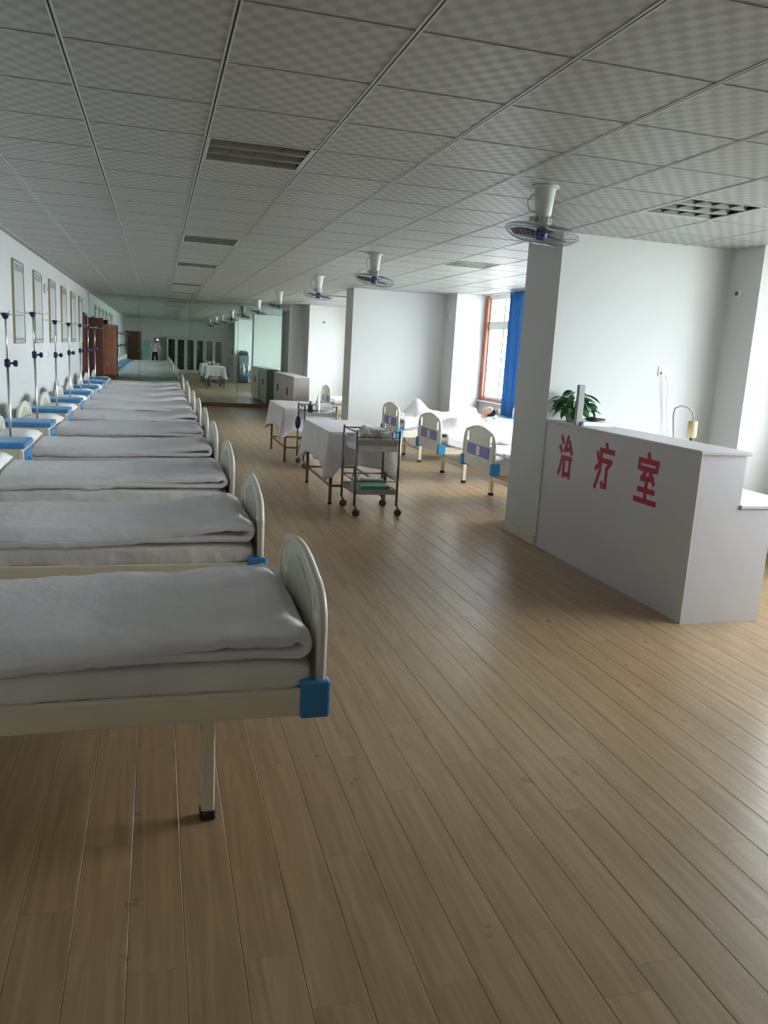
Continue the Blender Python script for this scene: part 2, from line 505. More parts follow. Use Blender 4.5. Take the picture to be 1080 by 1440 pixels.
# walls ------------------------------------------------------------
struct(MB().box(XL - 0.2, XL, YB - 0.2, YM + 0.2, 0, ZC + 0.08).build('wall_left', 'wall'), 'long white wall behind the bed heads')
struct(MB().box(XL - 0.2, XG + 0.25, YB - 0.2, YB, 0, ZC + 0.08).build('wall_back', 'wall'), 'white wall behind the camera seen in the mirror')
struct(MB().box(XL - 0.2, XG + 0.25, YM, YM + 0.2, 0, ZC + 0.08).build('wall_far', 'wall'), 'end wall carrying the mirror')
PEND = 3.27
struct(MB().box(XG + 0.2, XG + 0.25, YB, YM, ZC - 0.04, ZC + 0.08).build('light_seal_strip', 'wall'), 'added strip stopping sky light at the ceiling edge above the windows')  # added to block sky light leaking in above the tiles
def partition(n, y0, y1, label, x0=PEND):
    struct(MB().box(x0, XG + 0.2, y0, y1, 0, ZC).build('wall_partition_%d' % n, 'wall'), label)
partition(1, 6.35, 7.02, 'white partition wall behind the treatment counter')
partition(2, 13.90, 14.45, 'white partition wall beyond the patient beds')
partition(3, 20.95, 21.60, 'white partition wall next to the mirror')
struct(MB().box(3.66, XG + 0.2, 20.25, 20.95, 0, ZC).build('wall_pilaster', 'wall'), 'white pilaster in front of the last partition')
for n, (a, b) in enumerate(((5.95, 6.35), (7.02, 7.60), (13.30, 13.90), (14.45, 15.05), (19.75, 20.25), (YB, 2.40))):  # last one is an unseen wall shaped to dim the foreground
    struct(MB().box(XW, XG + 0.2, a, b, 0, ZC).build('wall_pier_%d' % (n + 1), 'wall'), 'white pier beside a window')
struct(MB().box(XG, XG + 0.2, 5.60, 5.95, 0, ZC).build('wall_light_stop', 'wall'), 'short unseen wall added between the first window and its pier to cut light')  # unseen filler, narrows the window so the counter partition gets less light
# skirtings
def skirt(name, *bx, m='skirt'):
    struct(MB().box(*bx, bev=0.003).build(name, m))
skirt('baseboard_partition', PEND - 0.012, PEND + 0.002, 6.36, 7.03, 0.001, 0.085)
skirt('baseboard_partition_middle', PEND - 0.012, PEND + 0.002, 13.89, 14.46, 0.001, 0.085)
skirt('baseboard_partition_middle_face', PEND - 0.012, XW, 13.886, 13.9, 0.001, 0.085)
skirt('baseboard_mirror', XL, PEND, YM - 0.05, YM, 0.001, 0.10, m='bskirt')
skirt('baseboard_left', XL, XL + 0.012, YB, YM - 0.05, 0.001, 0.085)
skirt('baseboard_back', XL, XG, YB, YB + 0.012, 0.001, 0.085)

# mirror wall
mirror = struct(empty('wall_mirror', (0, YM, 0)), 'floor to ceiling greenish mirror covering the end wall')
edges = [XL + 0.01, -0.43, 0.80, 2.03, PEND - 0.01]
tilts = (0.0, 0.0, 0.0, 0.0012)
for k in range(4):
    a, b = edges[k], edges[k + 1]
    w = b - a - 0.004
    o = MB().box(-w / 2, w / 2, -0.006, 0.0, 0.10, ZC - 0.006, bev=0.0015).build('mirror_panel', 'mirror', mirror, ((a + b) / 2, -0.006, 0))
    o.rotation_euler[2] = tilts[k]
for k in range(1, 4):
    MB().box(-0.004, 0.004, -0.0146, -0.004, 0.10, ZC - 0.006).build('mirror_seam', 'seam', mirror, (edges[k], 0, 0))

# windows ----------------------------------------------------------
def window(n, y0, y1, label):
    w = struct(empty('window_%d' % n, (XG, y0, 0)), label)
    L = y1 - y0
    MB().box(0.0, 0.2, 0, L, 0, 0.88).build('window_wall', 'wall', w)
    MB().box(-0.06, 0.12, 0, L, 0.88, 0.905, bev=0.004).build('window_sill', 'counter', w)
    for a in (0.0, L - 0.13):
        MB().box(-0.02, 0.12, a, a + 0.13, 0.905, ZC, bev=0.004).build('window_jamb', 'winwood', w)
    MB().box(0.0, 0.12, 0.13, L - 0.13, ZC - 0.05, ZC).build('window_head', 'sash', w)
    MB().box(0.0, 0.12, 0.13, L - 0.13, 0.905, 0.955, bev=0.004).build('window_bottom_rail', 'winwood', w)
    MB().box(0.02, 0.09, 0.13, L - 0.13, 2.15, 2.22, bev=0.004).build('window_transom', 'sash', w)
    k = max(2, round((L - 0.26) / 0.62)); s = (L - 0.26) / k
    for q in range(k):
        a = 0.13 + q * s
        for (z0, z1) in ((0.955, 2.15), (2.22, ZC - 0.05)):
            f = MB(); t = 0.035
            f.box(0.03, 0.075, a, a + t, z0, z1); f.box(0.03, 0.075, a + s - t, a + s, z0, z1)
            f.box(0.03, 0.075, a + t, a + s - t, z0, z0 + t); f.box(0.03, 0.075, a + t, a + s - t, z1 - t, z1)
            fo = f.build('window_sash', 'sash', w)
            MB().box(0.05, 0.054, a + t, a + s - t, z0 + t, z1 - t).build('pane', 'glass', fo)
for n, (a, b) in enumerate(BAYS):
    window(n + 1, a, b, ('tall window in the bay beside the treatment counter', 'tall red-brown framed window above the patient beds', 'tall window in the far bay by the mirror')[n])
# yard far below the windows
struct(MB().box(XG + 2, 140, -80, 110, -7.2, -7.0).build('yard_ground', 'ground'), 'pale yard far below the windows')

# doors ------------------------------------------------------------
d1 = struct(empty('door_1', (XL, 20.6, 0)), 'brown door standing open at the far end of the bed row')
fm = MB(); fm.box(0, 0.05, -0.98, -0.92, 0, 2.14); fm.box(0, 0.05, -0.06, 0.0, 0, 2.14); fm.box(0, 0.05, -0.92, -0.06, 2.08, 2.14)
fm.build('door_frame', 'doorwood', d1)
MB().box(0.001, 0.012, -0.92, -0.06, 0.01, 2.08).build('dark_opening_panel', 'doorwood', d1)  # dark sheet stands in for the shade inside the open doorway
lf = MB().box(0.06, 0.40, 0.0, 0.04, 0.01, 2.06, bev=0.004).build('door_leaf', 'doorwood', d1)  # leaf in shadow: its darkness is put into the wood colour
MB().box(0.11, 0.35, -0.006, 0.002, 1.15, 1.95, bev=0.003).build('raised_panel', 'doorwood', lf)
MB().box(0.11, 0.35, -0.006, 0.002, 0.15, 1.0, bev=0.003).build('raised_panel', 'doorwood', lf)
lf = MB().box(0.36, 0.67, 0.55, 0.59, 0.01, 1.93, bev=0.004).build('door_leaf', 'doorlight', d1)
lf['label'] = 'lighter reddish-brown folded leaf'
MB().box(0.40, 0.63, 0.544, 0.552, 0.9, 1.85, bev=0.003).build('raised_panel', 'doorlight', lf)
MB().box(0.37, 0.66, 0.544, 0.552, 0.05, 0.72, bev=0.003).build('kick_panel', 'doorwood', lf)
MB().tube([(0.42, 0.55, 0.98), (0.42, 0.51, 0.98), (0.48, 0.51, 0.98)], 0.009).build('door_handle', 'steel', lf)
d2 = struct(empty('door_2', (-1.6, YB, 0)), 'dark brown door in the back wall corner seen in the mirror')
fm = MB(); fm.box(0, 0.05, 0, 0.05, 0, 2.02); fm.box(0.77, 0.82, 0, 0.05, 0, 2.02); fm.box(0.05, 0.77, 0, 0.05, 1.97, 2.02)
fm.build('door_frame', 'doorlight', d2)
lf = MB().box(0.05, 0.77, 0.005, 0.035, 0.01, 1.97).build('door_leaf', 'doorwood', d2)
for z0, z1 in ((0.15, 0.9), (1.05, 1.85)):
    MB().box(0.15, 0.67, 0.034, 0.042, z0, z1, bev=0.003).build('raised_panel', 'doorwood', lf)
MB().tube([(0.70, 0.03, 1.0), (0.70, 0.07, 1.0), (0.62, 0.07, 1.0)], 0.009).build('door_handle', 'steel', lf)

# ================================================================= CEILING LIGHTS
def make_light():
    t = thing('ceiling_light', 'x', 'ceiling light')
    f = MB(); a = 0.594; g = 0.003; b = 0.025
    f.box(g, a, g, b, -0.004, 0.004); f.box(g, a, a - b, a, -0.004, 0.004); f.box(g, b, b, a - b, -0.004, 0.004); f.box(a - b, a, b, a - b, -0.004, 0.004)
    f.build('frame', 'tee', t)
    MB().box(g, a, g, a, 0.055, 0.065).build('housing', 'slot', t)
    w = (a - 2 * b) / 3
    for k in range(3):
        y = b + k * w
        tr = MB()
        tr.grid(lambda u, v: Vector((b + (a - 2 * b) * u, y + 0.018 + (w - 0.036) * v, 0.052 * math.sin(PI * v) ** 0.6 * 0.8)), 1, 10)
        tr.build('reflector', 'slot', t)
        dv = MB(); dv.box(b, a - b, y, y + 0.018, 0.0, 0.012); dv.box(b, a - b, y + w - 0.018, y + w, 0.0, 0.012)
        dv.build('louvre_rail', 'reflector', t)
        MB().tube([(b + 0.01, y + w / 2, 0.030), (a - b - 0.01, y + w / 2, 0.030)], 0.008, 8).build('fluorescent_tube', 'tube', t)
        for q in range(1, 4):
            x = b + (a - 2 * b) * q / 4
            MB().box(x - 0.0015, x + 0.0015, y + 0.018, y + w - 0.018, 0.004, 0.022).build('louvre_fin', 'reflector', t)
    return t
lt = make_light()
ll = {(2, 3): 'grille ceiling light nearest the camera, above the first beds', (2, 10): 'second grille ceiling light along the bed row', (2, 15): 'third grille ceiling light along the bed row',
      (2, 22): 'fourth grille ceiling light along the bed row', (2, 27): 'farthest grille ceiling light of the bed row, close to the mirror',
      (7, 3): 'grille ceiling light above the treatment counter', (7, 10): 'grille ceiling light above the patient beds by the window', (7, 22): 'grille ceiling light in the far window bay'}
for n, key in enumerate(sorted(LIGHTS)):
    o = lt if n == 0 else copy_tree(lt)
    o.location = (GX0 + key[0] * GT, GY0 + key[1] * GT, ZC)
    tag(o, ll[key], 'ceiling light', 'grille ceiling lights')

# ================================================================= FANS
def make_fan():
    t = thing('ceiling_fan', 'x', 'fan', (2.33, 4.83, ZC))
    MB().lathe([(0.062, -0.004), (0.066, -0.02), (0.05, -0.17), (0.046, -0.185)], n=18).build('mount_column', 'fanbody', t)
    MB().lathe([(0.085, 0.0), (0.085, -0.012), (0.06, -0.018)], n=18).build('ceiling_plate', 'fanbody', t)
    mo = MB().lathe([(0.02, -0.18), (0.052, -0.186), (0.06, -0.205), (0.052, -0.228), (0.03, -0.245)], n=18).build('motor', 'fanbody', t)
    vs = MB()
    for k in range(12):
        a = 2 * PI * k / 12
        vs.box(0.056 * math.cos(a) - 0.004, 0.056 * math.cos(a) + 0.004, 0.056 * math.sin(a) - 0.004, 0.056 * math.sin(a) + 0.004, -0.222, -0.19)
    vs.build('motor_vents', 'grey', mo)
    MB().box(-0.085, -0.062, -0.02, 0.02, -0.215, -0.185, bev=0.004).build('tilt_knob', 'fanbody', t)
    head = empty('fan_head'); head.parent = t; head.location = (0, 0, -0.285); head.rotation_euler = (math.radians(4), math.radians(7), 0)
    g = MB(); R = 0.235
    for rad, z in ((R, 0.0), (R * 0.99, 0.018), (R * 0.7, -0.040), (R * 0.4, -0.052)):
        g.tube([(rad * math.cos(2 * PI * k / 36), rad * math.sin(2 * PI * k / 36), z) for k in range(36)], 0.0026 if rad > 0.23 else 0.0016, 4, closed=True)
    for k in range(40):
        a = 2 * PI * k / 40; c, s_ = math.cos(a), math.sin(a)
        g.tube([(0.045 * c, 0.045 * s_, -0.055), (R * 0.5 * c, R * 0.5 * s_, -0.051), (R * 0.8 * c, R * 0.8 * s_, -0.034), (R * c, R * s_, 0.0)], 0.0013, 4, cap=False)
        g.tube([(0.045 * c, 0.045 * s_, 0.045), (R * 0.5 * c, R * 0.5 * s_, 0.050), (R * 0.8 * c, R * 0.8 * s_, 0.036), (R * c, R * s_, 0.018)], 0.0013, 4, cap=False)
    g.lathe([(0.05, -0.054), (0.05, -0.058), (0.02, -0.060)], n=14)
    g.build('guard', 'wire', head)
    MB().lathe([(0.012, 0.05), (0.036, 0.03), (0.038, -0.02), (0.028, -0.036), (0.01, -0.040)], n=16).build('hub', 'fanblue', head)
    bl = MB()
    def blade(u, v):
        r = 0.03 + 0.175 * u
        wd = 0.062 * math.sin(PI * (0.18 + 0.74 * u)) ** 0.7
        y = (v - 0.5) * 2 * wd
        return Vector((r, y, 0.28 * y + 0.004 * math.sin(PI * v)))
    bl.grid(blade, 8, 6)
    bm2 = MB(); bm2.bm.free(); bm2.bm = bl.bm
    geom = bmesh.ops.extrude_face_region(bm2.bm, geom=list(bm2.bm.faces))
    bmesh.ops.translate(bm2.bm, verts=[e for e in geom['geom'] if isinstance(e, bmesh.types.BMVert)], vec=(0, 0, -0.003))
    me = bm2.mesh('blade', 'fanblade')
    for k in range(3):
        link('blade', me, head, (0, 0, 0), (0, 0, 2 * PI * k / 3 + 0.25))
    w = MB()
    w.tube([(-0.05, 0, -0.05), (-0.09, 0, -0.06), (-0.115, 0, -0.10), (-0.10, 0, -0.15), (-0.05, 0, -0.165)], 0.003, 6)
    w.build('power_cable', 'grey', t)
    return t
fan = make_fan()
fl = ['ceiling fan nearest the camera, in front of the counter partition', 'second ceiling fan, above the first draped table', 'third ceiling fan along the aisle',
      'fourth ceiling fan along the aisle, above the lockers', 'last ceiling fan before the mirror']
for k, y in enumerate((4.83, 8.95, 12.23, 16.33, 19.75)):
    o = fan if k == 0 else copy_tree(fan)
    o.location = (2.33, y, ZC)
    o.rotation_euler[2] = (0, 0.3, -0.2, 0.5, 0.1)[k]
    tag(o, fl[k], 'fan', 'orbit fans under the ceiling')

# ================================================================= BEDS
def board_loop(w, z0, z1, shoulder, rad):
    """rounded-arch outline in (y, z)"""
    pts = [(-w, z0), (w, z0)]
    n = 14
    # right side up, shoulder curve, arched top, and back
    pts.append((w, shoulder))
    for k in range(1, n):
        a = PI / 2 * k / n
        pts.append((w - rad * (1 - math.cos(a)), shoulder + (z1 - 0.045 - shoulder) * math.sin(a)))
    m = 10
    ww = w - rad
    for k in range(m + 1):
        y = ww - 2 * ww * k / m
        pts.append((y, z1 - 0.045 * (y / ww) ** 2))
    for k in range(n - 1, 0, -1):
        a = PI / 2 * k / n
        pts.append((-(w - rad * (1 - math.cos(a))), shoulder + (z1 - 0.045 - shoulder) * math.sin(a)))
    pts.append((-w, shoulder))
    return pts
def rrect(cx, cz, hw, hh, r, n=5):
    pts = []
    for (sx, sz, a0) in ((1, 1, 0), (-1, 1, PI / 2), (-1, -1, PI), (1, -1, 1.5 * PI)):
        for k in range(n + 1):
            a = a0 + PI / 2 * k / n
            pts.append((cx + sx * (hw - r) + r * math.cos(a), cz + sz * (hh - r) + r * math.sin(a)))
    return pts
ROT_BOARD = Matrix(((0, 0, 1, 0), (1, 0, 0, 0), (0, 1, 0, 0), (0, 0, 0, 1)))   # local (y,z,depth) -> (x=depth,y,z)
def board_part(name, loops, depth, m, bevel, x):
    me = outline_mesh(name, loops, depth, m, bevel)
    me.transform(ROT_BOARD); me.transform(Matrix.Translation((x, 0, 0)))
    return me
slots = [rrect(0.335, 0.735, 0.034, 0.060, 0.028), rrect(-0.335, 0.735, 0.034, 0.060, 0.028)]
ME_BOARD = board_part('end_board', [board_loop(0.445, 0.40, 0.865, 0.68, 0.14)] + slots, 0.014, 'abs', 0.003, 0)
ME_STRIPE = board_part('colour_panel', [rrect(0, 0.595, 0.33, 0.062, 0.03)], 0.006, 'violet', 0.0015, 0.0075)
ME_LABEL = board_part('name_plate', [rrect(0, 0.595, 0.045, 0.05, 0.006)], 0.004, 'white', 0.001, 0.0115)
ME_INNER = board_part('inner_panel', [board_loop(0.275, 0.47, 0.815, 0.70, 0.12)], 0.008, 'absdark', 0.003, -0.008)
def rim():
    lp = board_loop(0.445, 0.40, 0.865, 0.68, 0.14)[1:]
    mb = MB(); pts = [(0, a, b) for a, b in lp[0:]] + [(0, -0.445, 0.40)]
    mb.tube(pts, 0.0185, 8)
    return mb.mesh('rim_tube', 'abs')
ME_RIM = rim()
ME_LEG = MB().box(-0.0225, 0.0225, -0.0225, 0.0225, 0.03, 0.40, bev=0.004).mesh('leg', 'cream')
ME_CAP = MB().box(-0.027, 0.027, -0.027, 0.027, 0.0, 0.036, bev=0.005).mesh('foot_cap', 'rubber')
ME_RAIL = MB().box(-0.93, 0.93, -0.014, 0.014, 0.378, 0.475, bev=0.007, seg=2).mesh('side_rail', 'cream')
ME_BRKT = MB().box(-0.052, 0.052, -0.030, 0.030, 0.372, 0.505, bev=0.010, seg=2).mesh('corner_bracket', 'blue')
ME_BRKT2 = MB().box(-0.052, 0.052, -0.030, 0.030, 0.372, 0.505, bev=0.010, seg=2).mesh('corner_bracket', 'cyan')
ME_CROSS = MB().box(-0.014, 0.014, -0.42, 0.42, 0.185, 0.225, bev=0.004).mesh('leg_crossbar', 'cream')
ME_BEAM = MB().box(-0.02, 0.02, -0.45, 0.45, 0.385, 0.425, bev=0.004).mesh('under_beam', 'cream')
ME_BASE = MB().box(-0.92, 0.92, -0.44, 0.44, 0.425, 0.452).mesh('bed_base', 'cream')
ME_ENDRAIL = MB().box(-0.014, 0.014, -0.44, 0.44, 0.382, 0.47, bev=0.005).mesh('end_rail', 'cream')
def fbm(x, y, z, oct=3):
    return noise.fractal(Vector((x, y, z)), 1.0, 2.0, oct)
def mattress_mesh(seed):
    mb = MB(); n = 120
    def fn(u, v):
        x = -0.945 + 1.885 * u
        a = 2 * PI * v
        cy, sz = math.cos(a), math.sin(a)
        y = 0.445 * math.copysign(abs(cy) ** 0.22, cy)
        z = 0.515 + 0.062 * math.copysign(abs(sz) ** 0.42, sz)
        e = min(1.0, min(u, 1 - u) * 22) ** 0.5
        y *= 0.97 + 0.03 * e; z = 0.515 + (z - 0.515) * (0.55 + 0.45 * e)
        k = fbm(x * 3.2 + seed * 7, y * 2.5, z * 11)
        wv = max(0.0, 1 - abs(fbm(x * 9 + seed * 3, z * 16, 1.7, 2)) * 3.0)
        if abs(y) > 0.40: y += 0.007 * wv * (1 if y > 0 else -1)
        if z > 0.46: y += 0.010 * k * (1 if y > 0 else -1); z += 0.006 * k
        return Vector((x, y, max(z, 0.4535)))
    V = mb.grid(fn, n, 36, closed_v=True)
    mb.bm.faces.new(list(reversed(V[0]))); mb.bm.faces.new(V[-1])
    return mb.mesh('mattress', 'sheet')
ME_MATT = [mattress_mesh(s) for s in range(2)]
def quilt_mesh(seed, sag=0.0, x_head=-0.62):
    """quilt folded back on itself: short under-layer, U-turn at the foot, long top layer"""
    rnd = random.Random(seed)
    path = []
    xf = 0.905
    for k in range(12):
        x = -0.35 + (xf - 0.03 + 0.35) * k / 11
        path.append((x, 0.600, 0.021 * min(1, 0.25 + k / 6)))
    for k in range(1, 8):
        a = -PI / 2 + PI * k / 8
        path.append((xf - 0.03 + 0.052 * math.cos(a), 0.629 + 0.030 * math.sin(a), 0.023))
    nt = 90
    for k in range(nt + 1):
        x = xf - 0.03 - (xf - 0.03 - x_head) * k / nt
        t = 1 - k / nt
        z = 0.624 + 0.038 * max(0, (t - 0.55) / 0.45) ** 1.3
        path.append((x, z, 0.027 + 0.004 * t))
    mb = MB(); P = path; n = len(P) - 1; nv = 64
    top0 = 18
    ph = rnd.random() * 10
    def fn(u, v):
        i = min(n, int(round(u * n)))
        x, z, t = P[i]
        i2 = min(n, i + 1); i1 = max(0, i - 1)
        tx, tz = P[i2][0] - P[i1][0], P[i2][1] - P[i1][1]
        l = math.hypot(tx, tz) or 1
        nx_, nz_ = -tz / l, tx / l
        a = 2 * PI * v; c, s_ = math.cos(a), math.sin(a)
        W = 0.452 if i > top0 else 0.449
        if i > top0:
            W += 0.008 * math.sin(x * 5 + ph) + 0.006 * fbm(x * 4 + ph, 3, seed)
        y = W * math.copysign(abs(c) ** 0.16, c)
        q = t * math.copysign(abs(s_) ** 0.5, s_)
        ends = 0.35 if i in (0, n) else 1.0
        X = x + nx_ * q * ends; Z = z + nz_ * q * ends
        edge = max(0.0, (abs(y) - 0.34) / 0.11)
        if i > top0:
            dr = 0.006 + 0.040 * (1 - max(0, min(1, (x + 0.1) / 0.8)))   # the edge droops, less where the fold lifts it
            Z -= dr * min(1, edge) ** 2
            lump = 0.013 * fbm(x * 1.7 + ph, y * 2.2, 0.3 + seed) + 0.006 * fbm(x * 5 + ph, y * 5, 1.3 + seed)
            wr = 1 - abs(fbm(x * 7 + ph, y * 9, 4.1 + seed, 2)) * 3.2
            near_edge = min(1.0, edge + max(0, (x - 0.62) / 0.28))
            Z += 0.006 * max(0, wr) * near_edge + 0.0025 * max(0, wr)
            Z += lump - sag * math.sin(PI * (x - x_head) / (xf - x_head))
        else:
            Z += 0.004 * fbm(x * 6 + ph, y * 4, seed + 9)
        if i > 10 and i < 26:
            X += 0.014 * fbm(2.0 + ph, y * 6, z * 14)
            Z += 0.012 * fbm(7.0 + ph, y * 5 + z * 8, seed)
        return Vector((X, y, Z))
    V = mb.grid(fn, n, nv, closed_v=True)
    mb.bm.faces.new(list(reversed(V[0]))); mb.bm.faces.new(V[-1])
    return mb.mesh('quilt', 'quilt')
ME_QUILT = [quilt_mesh(s, 0.006 * (s % 2)) for s in range(4)]
def pillow_mesh(seed, hw=0.20, hl=0.34, th=0.075):
    mb = MB()
    def side(sg):
        def fn(u, v):
            a, b = 2 * u - 1, 2 * v - 1
            pin = 1 - 0.07 * (a * a) * (1 - abs(b)) - 0.0
            x = hw * a * (1 - 0.10 * (1 - b * b) * 0 - 0.05 * (1 - abs(a)) * 0) * (1 - 0.06 * math.cos(b * PI / 2) * 0)
            y = hl * b
            k = max(0.0, (1 - a ** 4) * (1 - b ** 4)) ** 0.55
            z = sg * th * k * (1 + 0.18 * fbm(a * 1.4 + seed, b * 1.6, sg))
            x *= 1 + 0.05 * (abs(b) ** 3); y *= 1 + 0.05 * (abs(a) ** 3)
            return Vector((x, y, z + (0 if sg > 0 else 0) + 0.006 * fbm(a * 3 + seed, b * 3, 5)))
        return fn
    mb.grid(side(1), 16, 20); mb.grid(side(-1), 16, 20)
    bmesh.ops.remove_doubles(mb.bm, verts=list(mb.bm.verts), dist=0.0006)
    return mb.mesh('pillow', 'pillow')
ME_PILLOW = [pillow_mesh(s) for s in range(3)]

def make_bed(label, group, loc, rz, v=0, bracket=ME_BRKT):
    t = thing('hospital_bed', label, 'bed', loc, rz, group)
    for s in (-1, 1):
        link('side_rail', ME_RAIL, t, (0, 0.452 * s, 0))
        link('leg_crossbar', ME_CROSS, t, (0.60 * s, 0, 0))
        link('under_beam', ME_BEAM, t, (0.60 * s, 0, 0))
        link('end_rail', ME_ENDRAIL, t, (0.925 * s, 0, 0))
        for s2 in (-1, 1):
            lg = link('leg', ME_LEG, t, (0.60 * s, 0.415 * s2, 0)); link('foot_cap', ME_CAP, lg)
            link('corner_bracket', bracket, t, (0.955 * s, 0.448 * s2, 0))
    for nm, s in (('footboard', 1), ('headboard', -1)):
        b = link(nm, ME_BOARD, t, (0.975 * s, 0, 0), (0, 0, 0 if s > 0 else PI))
        link('rim_tube', ME_RIM, b); link('colour_panel', ME_STRIPE, b); link('inner_panel', ME_INNER, b); link('name_plate', ME_LABEL, b)
    link('bed_base', ME_BASE, t)
    link('mattress', ME_MATT[v % 2], t)
    return t

ORD = ['nearest', 'second', 'third', 'fourth', 'fifth', 'sixth', 'seventh', 'eighth', 'ninth', 'tenth', 'eleventh and farthest']
BX = -0.43
BEDY = [2.54 + 1.65 * k + 0.452 for k in range(11)]
def which(k, what, tail):
    return ('%s %s counting from the camera' % (ORD[k], what) if k else 'nearest %s' % what) + ', ' + tail
for k, y in enumerate(BEDY):
    jit = random.uniform(-0.02, 0.02) if k else 0
    make_bed('cream hospital bed with blue corners, %s in the left row' % ('nearest to the camera' if k == 0 else ORD[k] + ' from the camera'), 'beds in the row along the left wall', (BX + jit, y, 0), 0, k)
    q = link('quilt', ME_QUILT[k % 4], None, (BX + jit, y, 0))
    tag(q, 'white folded quilt on the %s bed from the camera in the left row' % ORD[k], 'quilt', 'quilts on the left-wall beds')
    if k >= 2:
        pl = link('pillow', ME_PILLOW[k % 3], None, (BX - 0.82 + jit, y - 0.02, 0.664), (0, math.radians(-4), random.uniform(-0.06, 0.06)))
        tag(pl, 'white pillow at the head of the %s bed of the left-wall row' % ORD[k], 'pillow', 'pillows on the left-wall beds')

# ------------------------------------------------------------ bedside cabinets
def make_cabinet():
    t = thing('bedside_cabinet', 'x', 'cabinet')
    MB().box(-0.22, 0.22, -0.21, 0.21, 0.06, 0.71, bev=0.006).build('body', 'cream', t)
    MB().box(-0.24, 0.245, -0.235, 0.235, 0.705, 0.75, bev=0.012, seg=2).build('top', 'blue', t)
    MB().box(-0.215, 0.225, -0.20, 0.20, 0.746, 0.753, bev=0.003).build('top_tray', 'cyan', t)
    for s in (-1, 1):
        MB().box(0.19, 0.232, 0.195 * s - 0.022, 0.195 * s + 0.022, 0.06, 0.69, bev=0.006).build('corner_trim', 'cream', t)
    d = MB().box(0.215, 0.243, -0.17, 0.17, 0.55, 0.675, bev=0.008).build('drawer', 'blue', t)
    MB().box(0.238, 0.258, -0.05, 0.05, 0.60, 0.622, bev=0.006).build('handle', 'cyan', d)
    d = MB().box(0.215, 0.240, -0.17, 0.17, 0.09, 0.52, bev=0.008).build('door', 'blue', t)
    MB().box(0.236, 0.256, -0.05, 0.05, 0.45, 0.472, bev=0.006).build('handle', 'cyan', d)
    MB().tube([(0.05, -0.21, 0.60), (0.05, -0.235, 0.60), (0.12, -0.235, 0.60), (0.12, -0.21, 0.60)], 0.006, 6).build('towel_hook', 'black', t)
    for a in (-0.17, 0.17):
        for b in (-0.16, 0.16):
            MB().lathe([(0.022, 0.0), (0.022, 0.055), (0.014, 0.065)], (a, b, 0), 10).build('foot', 'rubber', t)
    return t
cab = make_cabinet()
first = True
for k in range(2, 10):
    o = cab if first else copy_tree(cab); first = False
    o.location = (-1.26, BEDY[k] + 0.825, 0)
    tag(o, 'cream bedside cabinet with blue top between the %s and %s beds of the left row' % (ORD[k], ORD[k + 1].split(' ')[0]), 'cabinet', 'bedside cabinets along the left wall')

# ------------------------------------------------------------ drip poles
def make_pole():
    t = thing('drip_pole', 'x', 'drip pole')
    MB().tube([(0, 0, 0.395), (0, 0, 1.38)], 0.011, 8).build('lower_tube', 'steel', t)
    MB().tube([(0, 0, 1.34), (0, 0, 1.76)], 0.0075, 8).build('upper_rod', 'steel', t)
    MB().box(-0.018, 0.018, -0.014, 0.03, 0.39, 0.47, bev=0.004).build('socket_clip', 'cream', t)
    c = MB().lathe([(0.016, 1.335), (0.024, 1.345), (0.024, 1.395), (0.016, 1.405)], n=12).build('clamp_collar', 'navy', t)
    MB().lathe([(0.008, 0.02), (0.010, 0.045), (0.026, 0.05), (0.028, 0.075), (0.018, 0.082)], (0, 0, 1.37), 12, 'X').build('clamp_knob', 'navy', c)
    h = MB().lathe([(0.010, 1.735), (0.020, 1.745), (0.034, 1.775), (0.034, 1.785), (0.01, 1.79)], n=12).build('hook_head', 'navy', t)
    for q in range(4):
        a = PI / 2 * q + 0.35
        c_, s_ = math.cos(a), math.sin(a)
        MB().tube([(0.02 * c_, 0.02 * s_, 1.778), (0.13 * c_, 0.13 * s_, 1.772), (0.155 * c_, 0.155 * s_, 1.780), (0.158 * c_, 0.158 * s_, 1.80)], 0.0035, 6).build('hook', 'steel', h)
    return t
pole = make_pole()
dz = [-0.02, 0.055, 0.0, 0.005, 0.02, 0.0, 0.015]
for n, k in enumerate(range(3, 10)):
    o = pole if n == 0 else copy_tree(pole)
    o.location = (-1.20, BEDY[k] - 0.492, 0)
    if n:
        pass
    o.rotation_euler = (0, math.radians((-0.6, -0.9, -0.1, -0.3, 0.1, 0, 0)[n]), 0.2 * n)
    o.scale = (1, 1, 1 + dz[n] / 1.78)
    o.location.z = 0.385 - 0.385 * o.scale[2]
    tag(o, 'steel drip pole with navy clamp beside the %s bed of the left-wall row' % ORD[k], 'drip pole', 'drip poles between the left-wall beds')

